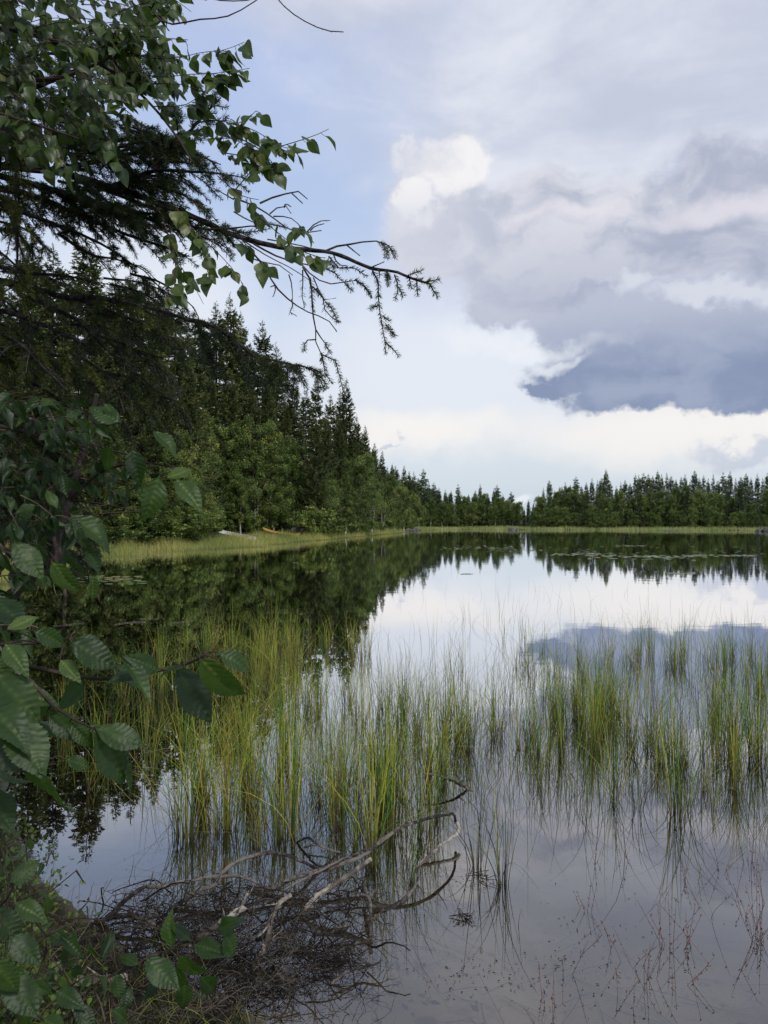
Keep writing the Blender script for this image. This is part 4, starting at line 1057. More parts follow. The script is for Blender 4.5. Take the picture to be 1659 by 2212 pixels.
def bough(wood, nd, pts, r0, side, gap, dens, tint, droop=0.5, sub=True, lo=0.1, bare=0.0):
    """a limb with drooping side twigs, each with its own small twigs"""
    tube(wood, pts, np.linspace(r0, max(0.0015, r0 * 0.25), len(pts)), 6, 0.35, rough=0.12); pegs(wood, pts, 120)
    n = max(2, int(plen(pts) / gap)); p, t, s = along(pts, n, lo, 1.0)
    for i in range(n):
        sg = 1 if i % 2 else -1; L = side * (1 - 0.55 * s[i]) * rng.uniform(0.45, 1.15)
        sd = unit(np.cross(t[i], [0, 0, 1])) * sg
        dv = unit(t[i] * rng.uniform(0.5, 1.0) + sd * 0.8 + rng.normal(0, 0.22, 3) + [0, 0, -droop * 0.4])
        e = p[i] + dv * L + [0, 0, -droop * L * 0.45]
        q = spline([p[i], p[i] + dv * L * 0.5, e], max(5, int(L / 0.02)))
        b = rng.random() < bare; twig(wood, nd, q, ('B' if rng.random() < 0.6 else 'T') if b else 'N', 0.0022, tint + rng.normal(0, 0.08))
        if sub and L > 0.06:
            for k in range(int(L / 0.028)):
                f = rng.uniform(0.12, 0.9); o_ = q[int(f * (len(q) - 1))]; l2 = L * 0.42 * (1 - 0.5 * f) * rng.uniform(0.5, 1.2)
                s2 = unit(np.cross(dv, [0, 0, 1])) * rng.choice([-1, 1])
                e2 = o_ + unit(dv * 0.8 + s2 * 0.9 + rng.normal(0, 0.3, 3) + [0, 0, -droop * 0.6]) * l2
                twig(wood, nd, spline([o_, (o_ + e2) / 2 + rng.normal(0, 0.004, 3), e2], 5), ('B' if rng.random() < 0.75 else 'T') if b else 'N', 0.0014, tint + rng.normal(0, 0.1))

STARTS = []
# ------------------------------------------------------------------ the spruce that reaches in from the left
SP = empty('spruce_tree', (-2.75, 3.1, 0.35))
tag(SP, 'near spruce at the left whose long bare tipped branches reach out against the sky', 'spruce')
def finish(mb, name, m_, root, smooth=False):
    o = mb.build(name, m_, root, smooth); n = len(o.data.vertices); a = np.empty(n * 3, np.float32)
    o.data.vertices.foreach_get('co', a); a = a.reshape(-1, 3) - np.array(root.location, np.float32); o.data.vertices.foreach_set('co', a.ravel()); o.data.update(); return o
wood, nd, trunk = MB(), MB(), MB()
tz = np.linspace(0, 9.5, 24); tube(trunk, np.column_stack([-2.75 + 0.03 * np.sin(tz), 3.1 + 0.02 * np.cos(tz * 1.3), 0.2 + tz]), 0.13 * (1 - tz / 10.2) ** 0.8, 12, rough=0.05)
Q = lambda X, Y: (438.8 + X * 0.3307, 219.4 + Y * 0.3307)
def root_limb(first, d, z_up=0.25):
    """path from the trunk to a branch's first seen point"""
    p = P3(*first, d); a = np.array([-2.75, 3.1, p[2] + z_up * 0.2]); return [a, (a + p) / 2 + [0, 0, 0.05], p]
# main sky branch
d0, d1 = 2.55, 2.0
main = path([(-40, 356), (60, 364), (130, 372), (240, 405), (330, 434), (430, 474), Q(220, 880), Q(500, 950), Q(700, 970), Q(850, 990), Q(1000, 1050), Q(1100, 1090), Q(1250, 1110), Q(1350, 1150), Q(1480, 1192)], d0, d1)
rl = root_limb((-40, 356), d0); tube(wood, spline(rl, 10), np.linspace(0.026, 0.0137, 10), 8, 0.3)
tube(wood, main, 0.0115 * (1 - np.linspace(0, 1, len(main))) ** 0.8 + 0.0022, 8, 0.35, rough=0.15); pegs(wood, main, 420)
SUBS = [('N', [(1100, 1090), (1150, 1200), (1145, 1300), (1170, 1450), (1190, 1560), (1200, 1660)]), ('N', [(1150, 1330), (1085, 1350)]), ('N', [(1190, 1570), (1240, 1620), (1275, 1670)]), ('N', [(1195, 1460), (1255, 1530)]), ('N', [(1175, 1400), (1215, 1440)]),
        ('L', [(1145, 1100), (1160, 1135)]), ('N', [(1200, 1110), (1215, 1195)]), ('N', [(1250, 1130), (1275, 1220), (1255, 1300)]), ('N', [(1275, 1210), (1310, 1280)]), ('N', [(1340, 1130), (1360, 1225)]), ('N', [(1395, 1170), (1405, 1268)]), ('N', [(1350, 1130), (1430, 1100)]),
        ('N', [(1440, 1180), (1550, 1162)]), ('N', [(1480, 1190), (1535, 1285)]), ('N', [(1380, 1155), (1480, 1192)]),
        ('B', [(790, 980), (900, 938), (1000, 930), (1060, 915), (1160, 915), (1220, 950), (1250, 1030)]), ('N', [(1160, 918), (1190, 960), (1205, 1015)]), ('N', [(1210, 945), (1240, 985), (1250, 1030)]), ('B', [(940, 940), (1025, 1005)]), ('B', [(1095, 1085), (1185, 1045)]),
        ('B', [(200, 630), (330, 680), (430, 740), (530, 815), (600, 845), (680, 850), (770, 835)]), ('B', [(680, 850), (740, 790), (830, 780)]), ('B', [(700, 845), (730, 815), (790, 800)]), ('B', [(680, 850), (715, 925)]),
        ('B', [(370, 665), (470, 622), (580, 597), (640, 595), (685, 645)]), ('B', [(580, 600), (650, 670)]), ('B', [(435, 735), (480, 695), (545, 685), (572, 728)]), ('B', [(530, 690), (540, 668), (570, 682)]), ('B', [(460, 750), (560, 755), (620, 800)]),
        ('B', [(190, 600), (250, 530), (320, 450), (380, 360)]), ('B', [(200, 640), (130, 600), (60, 560)]), ('B', [(200, 720), (330, 790), (440, 800), (560, 830)]), ('N', [(350, 830), (380, 770)]), ('N', [(360, 820), (440, 800), (550, 820)]), ('N', [(200, 860), (330, 850), (440, 830)]),
        ('B', [(300, 960), (400, 1080), (470, 1200), (560, 1290), (640, 1345), (720, 1390), (790, 1410), (840, 1450), (880, 1505)]), ('B', [(470, 1200), (430, 1212)]), ('B', [(470, 1205), (470, 1235), (450, 1272)]), ('L', [(580, 1290), (585, 1340), (565, 1380), (608, 1408)]), ('B', [(560, 1130), (580, 1200), (583, 1290)]),
        ('B', [(650, 1080), (700, 1170), (710, 1270), (715, 1380), (735, 1480), (735, 1570), (770, 1650)]), ('N', [(770, 1640), (785, 1710), (790, 1770), (840, 1850)]), ('N', [(770, 1650), (870, 1700), (895, 1800), (918, 1880)]), ('T', [(735, 1490), (790, 1570), (828, 1602)]), ('N', [(795, 1585), (835, 1650)]), ('T', [(730, 1555), (668, 1565), (658, 1628)]),
        ('T', [(640, 1060), (730, 1150), (830, 1190), (930, 1180), (1010, 1170), (1060, 1210), (1108, 1280)]), ('N', [(925, 1185), (980, 1242)]), ('N', [(1000, 1172), (1040, 1190), (1105, 1270)]), ('B', [(720, 1150), (760, 1240), (800, 1300), (872, 1285)]), ('L', [(740, 1220), (790, 1300), (800, 1380), (860, 1415), (900, 1432)]), ('N', [(800, 1310), (850, 1370), (880, 1450)]),
        ('N', [(700, 1150), (710, 1270), (715, 1370)]), ('L', [(650, 1100), (652, 1200), (645, 1300), (662, 1342)]), ('N', [(700, 1080), (800, 1090), (880, 1130), (900, 1170)]), ('N', [(820, 1010), (880, 1085), (1000, 1090), (1068, 1140)]), ('N', [(720, 1210), (750, 1250), (790, 1300)]), ('N', [(810, 1040), (862, 1085)]), ('B', [(850, 995), (880, 1060), (940, 1075)]),
        ('B', [(420, 900), (620, 935), (820, 985)]), ('B', [(250, 900), (420, 1010), (560, 1080), (700, 1170)]), ('B', [(330, 930), (480, 1010), (640, 1060), (760, 1080), (860, 1120)]), ('B', [(300, 1020), (350, 1045), (470, 1060), (580, 1140)])]
for kd, pl in SUBS:
    b0 = 2.0 + (1500 - pl[0][0]) / 1500 * 0.30
    q = path([Q(*a) for a in pl], b0, b0 + rng.normal(0, 0.05), wig=0.0008)
    twig(wood, nd, q, kd, 0.0032 if kd == 'B' and len(pl) > 4 else 0.0022, 0.34)
# the dense needled part of the upper branches
BO = [([(330, 364), (390, 312), (430, 265), (482, 212)], 2.2, 2.1, 0.008, 0.13, 0.020, 0.30, 0.15, 0.0), ([(120, 372), (220, 345), (330, 330), (420, 335)], 2.5, 2.3, 0.009, 0.20, 0.028, 0.34, 0.35, 0.0),
      ([(240, 405), (330, 370), (430, 372), (500, 380)], 2.4, 2.2, 0.008, 0.17, 0.026, 0.38, 0.4, 0.0), ([(200, 398), (320, 450), (430, 500), (560, 498)], 2.4, 2.2, 0.007, 0.16, 0.030, 0.45, 0.4, 0.0),
      ([(100, 290), (210, 300), (330, 300), (400, 350)], 2.6, 2.35, 0.008, 0.18, 0.030, 0.50, 0.3, 0.0), ([(-40, 600), (20, 210), (60, 140)], 2.5, 2.4, 0.012, 0.22, 0.04, 0.80, 0.6, 0.0),
      ([(-60, 400), (60, 420), (180, 470), (300, 520), (400, 560)], 2.6, 2.3, 0.012, 0.20, 0.030, 0.34, 0.5, 0.15), ([(-60, 420), (80, 470), (200, 520), (300, 580)], 2.5, 2.3, 0.010, 0.14, 0.035, 0.30, 0.5, 0.4),
      ([(0, 380), (150, 420), (300, 470), (440, 520)], 2.5, 2.25, 0.011, 0.20, 0.026, 0.32, 0.5, 0.05), ([(150, 150), (230, 130), (20, 200), (-60, 230)][::-1], 2.6, 2.4, 0.010, 0.05, 0.05, 0.3, 0.3, 0.6),
      ([(-80, 190), (60, 192), (150, 165), (245, 125)], 2.3, 2.15, 0.011, 0.05, 0.05, 0.3, 0.3, 0.5),
      ([(-60, 60), (20, 140), (40, 300), (30, 480)], 2.3, 2.3, 0.007, 0.20, 0.03, 0.85, 0.7, 0.0), ([(-60, 400), (10, 430), (40, 520), (30, 640)], 2.2, 2.3, 0.007, 0.20, 0.03, 0.88, 0.8, 0.0),
      # the lower limb that ends in a dark drooping fan and a bright sprig
      ([(-40, 600), (50, 618), (150, 645), (200, 642), (320, 665), (430, 702), (470, 716)], 2.7, 2.3, 0.014, 0.15, 0.05, 0.28, 0.4, 0.85),
      ([(400, 690), (450, 700), (500, 730), (560, 775), (640, 800)], 2.35, 2.2, 0.008, 0.22, 0.020, 0.32, 0.9, 0.0), ([(520, 745), (554, 772), (604, 793), (655, 788), (692, 812)], 2.2, 2.15, 0.005, 0.13, 0.016, 0.52, 0.5, 0.0),
      ([(604, 795), (622, 830), (640, 885)], 2.2, 2.2, 0.004, 0.06, 0.02, 0.50, 0.7, 0.0), ([(420, 690), (440, 730), (470, 790), (490, 820)], 2.3, 2.3, 0.005, 0.10, 0.02, 0.30, 0.9, 0.0),
      # bare twiggy limbs under it
      ([(-60, 650), (60, 690), (130, 720), (200, 755)], 2.6, 2.4, 0.010, 0.20, 0.035, 0.35, 0.4, 0.92), ([(60, 640), (165, 690), (230, 750), (300, 785)], 2.6, 2.4, 0.009, 0.20, 0.035, 0.40, 0.4, 0.9),
      ([(150, 640), (260, 680), (330, 700), (370, 745)], 2.5, 2.4, 0.007, 0.16, 0.03, 0.35, 0.4, 0.85), ([(-60, 560), (60, 590), (160, 600), (235, 622)], 2.5, 2.4, 0.008, 0.16, 0.035, 0.30, 0.3, 0.8),
      ([(-60, 700), (40, 740), (100, 800), (150, 850)], 2.4, 2.3, 0.009, 0.20, 0.035, 0.55, 0.5, 0.6), ([(126, 505), (190, 545), (250, 560), (310, 575)], 2.4, 2.3, 0.006, 0.13, 0.03, 0.30, 0.5, 0.3),
      # yellowish drooping sprays
      ([(-60, 740), (50, 760), (130, 770), (190, 800)], 2.5, 2.4, 0.008, 0.20, 0.022, 0.80, 0.8, 0.0), ([(-60, 800), (40, 850), (120, 880), (180, 930)], 2.5, 2.4, 0.008, 0.20, 0.022, 0.70, 0.8, 0.0), ([(150, 760), (220, 800), (260, 850), (300, 880)], 2.5, 2.45, 0.005, 0.13, 0.024, 0.72, 0.9, 0.1),
      ([(250, 780), (300, 810), (350, 850), (390, 870)], 2.5, 2.45, 0.005, 0.12, 0.026, 0.66, 0.9, 0.2), ([(-40, 860), (30, 940), (80, 1000), (120, 1060)], 2.5, 2.4, 0.007, 0.18, 0.022, 0.60, 0.8, 0.0), ([(60, 820), (150, 880), (200, 960), (230, 1020)], 2.6, 2.5, 0.006, 0.16, 0.024, 0.66, 0.9, 0.0),
      ([(260, 650), (300, 660), (330, 680), (345, 700)], 2.3, 2.3, 0.003, 0.10, 0.016, 0.85, 0.5, 0.0), ([(-60, 500), (20, 560), (60, 600), (100, 640)], 2.4, 2.4, 0.006, 0.14, 0.026, 0.5, 0.6, 0.2),
      ([(-60, 1010), (20, 1060), (60, 1120), (80, 1180)], 2.7, 2.6, 0.007, 0.20, 0.024, 0.45, 0.8, 0.0), ([(-40, 880), (60, 905), (190, 960), (300, 1000)], 2.3, 2.2, 0.008, 0.12, 0.04, 0.4, 0.4, 0.8)]
for k in range(34):
    u0 = rng.uniform(-120, 330); v0 = rng.uniform(570, 900) + (0 if u0 < 200 else -10); L = rng.uniform(110, 190); dd = rng.uniform(2.5, 3.4); a_ = rng.uniform(0.1, 0.6)
    if u0 + L > 440: continue
    BO.append(([(u0, v0), (u0 + L * .5, v0 + L * .5 * math.sin(a_) - 8), (u0 + L, v0 + L * math.sin(a_) * 1.3)], dd, dd - 0.1, 0.005, 0.20, 0.026, rng.choice([0.25, 0.35, 0.6, 0.75]), 0.8, rng.choice([0.0, 0.1, 0.6])))
for k in range(26):
    u0 = rng.uniform(60, 330); v0 = rng.uniform(250, 480); L = rng.uniform(90, 170); a_ = rng.uniform(-0.3, 0.5); dd = rng.uniform(2.2, 2.6)
    BO.append(([(u0, v0), (u0 + L * .5, v0 + L * .5 * math.sin(a_)), (u0 + L, v0 + L * math.sin(a_) + 14)], dd, dd - 0.05, 0.005, 0.15, 0.022, rng.choice([0.2, 0.3, 0.5]), 0.5, 0.0))
for k in range(14):
    u0 = rng.uniform(-60, 240); v0 = rng.uniform(40, 260); L = rng.uniform(80, 150); dd = rng.uniform(2.6, 3.2)
    BO.append(([(u0 - 40, v0), (u0 + L * .5, v0 + 10), (u0 + L, v0 + 40)], dd, dd - 0.05, 0.005, 0.18, 0.026, 0.3, 0.6, 0.1))
for k in range(26):
    u0 = rng.uniform(-120, 110); v0 = rng.uniform(850, 1230); L = rng.uniform(70, 130); dd = rng.uniform(2.7, 3.3)
    BO.append(([(u0 - 40, v0), (u0 + L * .5, v0 + 15), (u0 + L, v0 + 50)], dd, dd - 0.05, 0.005, 0.20, 0.024, rng.choice([0.15, 0.25, 0.5]), 0.8, 0.0))
for k in range(12):
    u0 = rng.uniform(-160, 60); v0 = rng.uniform(60, 860); L = rng.uniform(70, 130); dd = rng.uniform(2.4, 2.9)
    BO.append(([(u0 - 40, v0), (u0 + L * .5, v0 + 20), (u0 + L, v0 + 60)], dd, dd - 0.05, 0.005, 0.18, 0.022, rng.choice([0.6, 0.75, 0.85]), 0.9, 0.0))
for lst, a, b, r0, side, gap, tint, droop, bare in BO:
    pts = path(lst, a, b, wig=0.0015)
    bough(wood, nd, pts, r0, side, gap, 1, tint, droop, True, 0.05, bare)
    if lst[0][0] < 0:
        p = pts[0]; STARTS.append(p); a_ = np.array([-2.72, 3.08, p[2] + 0.05]); tube(wood, spline([a_, (a_ + p) / 2 + [0, 0, 0.04], p], 8), np.linspace(r0 * 1.5, r0, 8), 6, 0.3)
# boughs of the same tree outside the picture, up the trunk
def spray(pts, dens, L, lo=0.1, card=0.06):
    n_ = max(3, int(dens * plen(pts))); p, t, s_ = along(pts, n_, lo, 1.0)
    sd = unit(np.cross(t, [0, 0, 1])) * rng.choice([-1, 1], n_)[:, None]
    dv = unit(t * rng.uniform(0.3, 1.0, n_)[:, None] + sd * rng.uniform(0.4, 1, n_)[:, None] + rng.normal(0, 0.25, (n_, 3)) + [0, 0, -0.45]); ll = L * (1 - 0.55 * s_) * rng.uniform(0.4, 1.15, n_)
    for f in np.linspace(0.08, 0.95, 12):
        q = p + dv * (ll * f)[:, None] + [0, 0, -0.22] * (ll * f * f)[:, None]
        for g_ in (-1, 1): cards(nd, q, dv * 0.7 + np.cross(dv, [0, 0, 1]) * g_ * 0.9 + rng.normal(0, 0.35, (n_, 3)), card * (1 - 0.4 * f) * rng.uniform(0.6, 1.3, n_), np.full(n_, 0.010), np.clip(rng.normal(0.4, 0.14, n_), 0, 1), 0.1)
for k in range(70):
    z = 0.9 + k * 0.122; a_ = k * 2.4; L = 1.9 * (1 - z / 10.2) + 0.25
    if math.cos(a_) * L > 0.75 and z < 4.2: continue
    o_ = np.array([-2.75, 3.1, z + 0.3]); e = o_ + [math.cos(a_) * L, math.sin(a_) * L, -0.25 * L]
    pts = spline([o_, (o_ + e) / 2 + [0, 0, 0.1], e], 12); tube(wood, pts, np.linspace(0.016, 0.003, 12), 5, 0.3)
    spray(pts, 34, 0.34)
for p in STARTS:
    a_ = np.array([-2.72, 3.08, p[2] + 0.05]); spray(spline([a_, (a_ + p) / 2 + [0, 0, 0.04], p], 8), 22, 0.22, 0.25, 0.045)
finish(trunk, 'trunk', M['trunk'], SP, True); finish(wood, 'branches', M['limb'], SP); finish(nd, 'needles', M['needle'], SP)

# ------------------------------------------------------------------ the birch above it
BI = empty('birch_tree', (-2.1, 2.0, 0.35)); tag(BI, 'near birch whose toothed green leaves hang into the upper left corner', 'birch')
wood, lv, trunk = MB(), MB(), MB()
tz = np.linspace(0, 7, 16); tube(trunk, np.column_stack([-2.1 + 0.06 * np.sin(tz * 0.8), 2.0 + 0.0 * tz, 0.2 + tz]), 0.075 * (1 - tz / 8), 10, 0.7, rough=0.04)
LIMB = [([(-160, 40), (0, 60), (120, 90), (250, 160), (330, 230), (385, 300), (415, 350)], 2.0, 1.9, 0.007), ([(-160, -60), (60, -30), (180, 60), (260, 150), (300, 180)], 2.1, 1.9, 0.006), ([(-160, 120), (0, 160), (120, 170), (250, 120)], 2.0, 1.9, 0.008),
        ([(40, -160), (180, -80), (330, 20), (355, 50)], 2.0, 1.8, 0.004), ([(-160, 200), (-20, 240), (80, 270), (170, 300)], 1.9, 1.8, 0.006), ([(260, 100), (300, 60), (285, 0), (250, -60)], 1.9, 1.9, 0.003)]
for lst, a, b, r0 in LIMB:
    pts = path(lst, a, b); tube(wood, pts, np.linspace(r0, r0 * 0.35, len(pts)), 6, 0.3, rough=0.08)
    if lst[0][0] < 0: p = pts[0]; tube(wood, spline([[-2.1, 2.0, p[2] - 0.35], (p + [-2.1, 2.0, p[2] - 0.2]) / 2, p], 6), np.linspace(r0 * 1.6, r0, 6), 6, 0.3)
TW = [([(240, 60), (300, 78), (350, 80), (400, 82)], 0.018), ([(200, 60), (300, 120), (380, 122), (440, 110), (480, 104), (528, 84)], 0.022), ([(260, 150), (340, 165), (420, 160), (480, 158), (540, 150)], 0.015), ([(330, 230), (400, 225), (450, 190), (490, 150)], 0.014),
      ([(385, 300), (440, 262), (500, 268), (560, 290), (600, 318), (640, 322)], 0.016), ([(490, 268), (530, 262), (552, 240), (565, 243)], 0.022), ([(520, 300), (560, 320), (590, 350), (600, 372)], 0.014), ([(600, 318), (640, 305), (680, 292), (712, 278)], 0.06), ([(360, 420), (420, 500), (480, 555), (520, 600), (535, 632)], 0.028),
      ([(350, 470), (380, 560), (372, 620), (360, 640)], 0.03), ([(380, 560), (420, 620), (440, 655)], 0.05), ([(430, 500), (442, 560), (455, 600)], 0.03), ([(540, 430), (560, 470), (620, 520), (640, 550)], 0.028), ([(620, 530), (680, 555), (700, 560)], 0.04),
      ([(470, 380), (520, 420), (560, 432)], 0.05), ([(480, 330), (530, 340), (560, 370)], 0.02), ([(450, 300), (500, 300), (560, 330)], 0.018), ([(280, 0), (320, 30), (350, 20), (370, 0)], 0.016), ([(300, -40), (330, 0), (345, 30)], 0.016), ([(520, 515), (560, 560), (590, 585)], 0.04), ([(640, 480), (660, 500)], 0.03)]
for lst, gap in TW:
    leafy_twig(wood, lv, path(lst, 1.95, 1.85, wig=0.001), BIRCH_T, 0.042, gap * 0.62, 0.0014, tint=0.5, per=1)
for lst in ([(330, 25), (355, 50), (385, 51), (430, 42), (480, 38), (520, 22), (575, -14)], [(180, -80), (400, -95), (550, -55), (590, -14), (612, 12), (640, 35), (670, 52), (705, 66), (742, 69)], [(180, -80), (330, -45), (450, -4), (520, 2), (560, -6)]):
    pts = path(lst, 1.8, 1.75); tube(wood, pts, np.linspace(0.0022, 0.0011, len(pts)), 5, 0.4, rough=0.1); pegs(wood, pts, 60)
for k in range(215):                                                     # the thick of the crown
    u0 = rng.uniform(-140, 330); v0 = rng.uniform(-60, 300)
    if u0 > 230 and v0 > 230: continue
    if rng.random() < 0.25 and 330 > u0 > 120: continue
    dd = rng.uniform(1.8, 2.5); L = rng.uniform(60, 130); a_ = rng.uniform(-0.4, 1.2)
    leafy_twig(wood, lv, path([(u0, v0), (u0 + L * .5 * math.cos(a_), v0 + L * .5 * math.sin(a_) - 8), (u0 + L * math.cos(a_), v0 + L * math.sin(a_))], dd, dd - 0.05), BIRCH_T, 0.042, 0.021, 0.0014, tint=0.30)
for k in range(46):                                                       # the rest of its crown, above the picture
    z = rng.uniform(3.9, 7.0); a_ = rng.uniform(0, 6.28); L = rng.uniform(0.6, 1.3) * (8.2 - z) / 3.5
    o_ = np.array([-2.1, 2.0, z]); e = o_ + [math.cos(a_) * L, math.sin(a_) * L, 0.35 * L]; q = spline([o_, (o_ + e) / 2 + [0, 0, .1], e], 8); tube(wood, q, np.linspace(0.009, 0.002, 8), 4, 0.3)
    for m_ in range(4):
        c_ = q[rng.integers(3, 8)]; leafy_twig(wood, lv, spline([c_, c_ + [rng.normal(0, .15), rng.normal(0, .15), 0.0], c_ + [rng.normal(0, .22), rng.normal(0, .22), -0.18]], 5), BIRCH_T, 0.042, 0.024, 0.0014, tint=0.35)
finish(trunk, 'trunk', M['birch_trunk'], BI, True); finish(wood, 'branches', M['birch_twig'], BI); finish(lv, 'leaves', M['birch_leaf'], BI, True)

# ------------------------------------------------------------------ alders on the bank
def hero(lv, wood, items, twigs=()):
    for (u0, v0, u1, v1, d, roll, tn, k) in items:
        a = P3(u0, v0, d); b = P3(u1, v1, d + rng.uniform(-0.05, 0.03)); L = np.linalg.norm(b - a)
        nr = unit(np.array([[math.sin(roll) * 0.9, -0.85, 0.75 + 0.2 * math.cos(roll)]]) + rng.normal(0, 0.25, (1, 3)))
        put_leaves(lv, ALDER_T[k], a[None], (b - a)[None], nr, [L * rng.uniform(0.86, 1.0)], [float(np.clip(tn + rng.normal(0, 0.14), 0, 1))])
        if len(twigs):
            tw = np.concatenate(twigs); e = tw[np.argmin(np.linalg.norm(tw - a, axis=1))]
            tube(wood, spline([e, (e + a) / 2 + [0, 0, 0.004], a], 5), np.linspace(0.0015, 0.0009, 5), 4, 0.3)

AL = empty('alder_shrub', (-2.0, 1.9, 0.33)); tag(AL, 'tall alder bush at the left with dark broad leaves and a leaning black stem', 'alder')
wood, lv, trunk = MB(), MB(), MB(); TWG = []
st = spline([[-2.0, 1.9, 0.25], [-1.75, 1.98, 0.9], P3(70, 1250, 2.15), P3(108, 1195, 2.15), P3(150, 1080, 2.2), P3(190, 930, 2.3), P3(210, 850, 2.3)], 26)
tube(trunk, st, np.linspace(0.034, 0.007, 26), 10, 0.3, rough=0.08)
for lst, a, b, r0 in [([(-120, 1150), (0, 1180), (60, 1240)], 2.1, 2.1, 0.014), ([(150, 1080), (220, 1020), (300, 1000), (380, 1010)], 2.2, 2.0, 0.005), ([(190, 950), (230, 920), (260, 905)], 2.2, 2.1, 0.004), ([(108, 1195), (140, 1230), (200, 1260), (215, 1300)], 2.15, 2.1, 0.004), ([(150, 1080), (230, 1090), (320, 1110)], 2.2, 2.1, 0.004), ([(-120, 900), (40, 930), (120, 960), (190, 1000)], 2.2, 2.1, 0.006)]:
    pts = path(lst, a, b); TWG.append(pts); tube(wood, pts, np.linspace(r0, r0 * 0.4, len(pts)), 5, 0.3, rough=0.08)
TWG.append(st)
for k in range(190):
    u0 = rng.uniform(-140, 330); v0 = rng.uniform(850, 1330)
    if u0 > 60 + 240 * max(0.0, 1 - abs(v0 - 1010) / 210.0) : continue
    if u0 > 140 and rng.random() < 0.3: continue
    dd = rng.uniform(1.95, 2.5); L = rng.uniform(50, 100); a_ = rng.uniform(-0.5, 1.3)
    leafy_twig(wood, lv, path([(u0, v0), (u0 + L * .5 * math.cos(a_), v0 + L * .5 * math.sin(a_) - 6), (u0 + L * math.cos(a_), v0 + L * math.sin(a_))], dd, dd - 0.08), ALDER_T, 0.050, 0.026, 0.002, tint=0.12, droop=0.8)
hero(lv, wood, [(360, 1035, 418, 1000, 1.9, 0.3, 0.85, 2), (380, 1035, 436, 1088, 1.9, -0.2, 0.55, 0), (345, 1025, 318, 1137, 1.9, 0.8, 0.55, 0), (262, 915, 190, 868, 2.0, -0.5, 0.30, 2), (330, 930, 388, 968, 2.0, 0.4, 0.55, 0), (225, 870, 250, 905, 2.0, 0, 0.3, 2),
                (150, 1110, 245, 1165, 2.0, 0.9, 0.35, 0), (150, 1120, 190, 1170, 1.9, -0.9, 0.35, 2), (100, 1060, 128, 1092, 2.0, 0.6, 0.4, 2), (285, 965, 300, 1050, 2.05, 0.2, 0.2, 0), (240, 960, 215, 1030, 2.05, 0.2, 0.2, 2), (195, 1240, 215, 1300, 2.0, 1.2, 0.4, 1),
                (180, 1180, 230, 1235, 2.0, 0.5, 0.5, 0), (110, 1210, 165, 1290, 1.9, -0.6, 0.4, 0), (30, 1170, 90, 1240, 1.9, 0.3, 0.35, 2)], TWG)
finish(trunk, 'trunk', M['limb'], AL, True); finish(wood, 'branches', M['alder_twig'], AL); finish(lv, 'leaves', M['alder_leaf'], AL, True)

AN = empty('alder_shrub', (-1.15, 0.95, 0.36)); tag(AN, 'nearest alder whose two long leafy twigs cross the dark water at the left edge', 'alder')
wood, lv, trunk = MB(), MB(), MB(); TWG = []
tube(trunk, spline([[-1.15, 0.95, 0.3], [-1.1, 0.98, 0.8], [-1.0, 1.05, 1.3], [-1.0, 1.05, 1.9]], 14), np.linspace(0.022, 0.006, 14), 8, 0.4)
MAIN = [([(-200, 1395), (0, 1423), (100, 1448), (200, 1466), (270, 1462), (345, 1448), (400, 1436), (430, 1422)], 1.15, 1.10, 0.0042), ([(-200, 1390), (0, 1392), (80, 1390), (150, 1384), (162, 1366)], 1.15, 1.1, 0.0028), ([(0, 1425), (50, 1450), (110, 1520), (170, 1560), (205, 1575)], 1.12, 1.08, 0.0030),
        ([(-200, 1520), (-60, 1560), (40, 1600), (110, 1640)], 1.1, 1.05, 0.004), ([(-200, 1700), (-60, 1680), (40, 1660), (120, 1650)], 1.1, 1.1, 0.003)]
for lst, a, b, r0 in MAIN:
    pts = path(lst, a, b); TWG.append(pts); tube(wood, pts, np.linspace(r0, r0 * 0.5, len(pts)), 7, 0.3, rough=0.1); p = pts[0]
    tube(wood, spline([[-1.05, 1.02, max(0.5, p[2] - 0.1)], p], 4), r0, 6, 0.5)
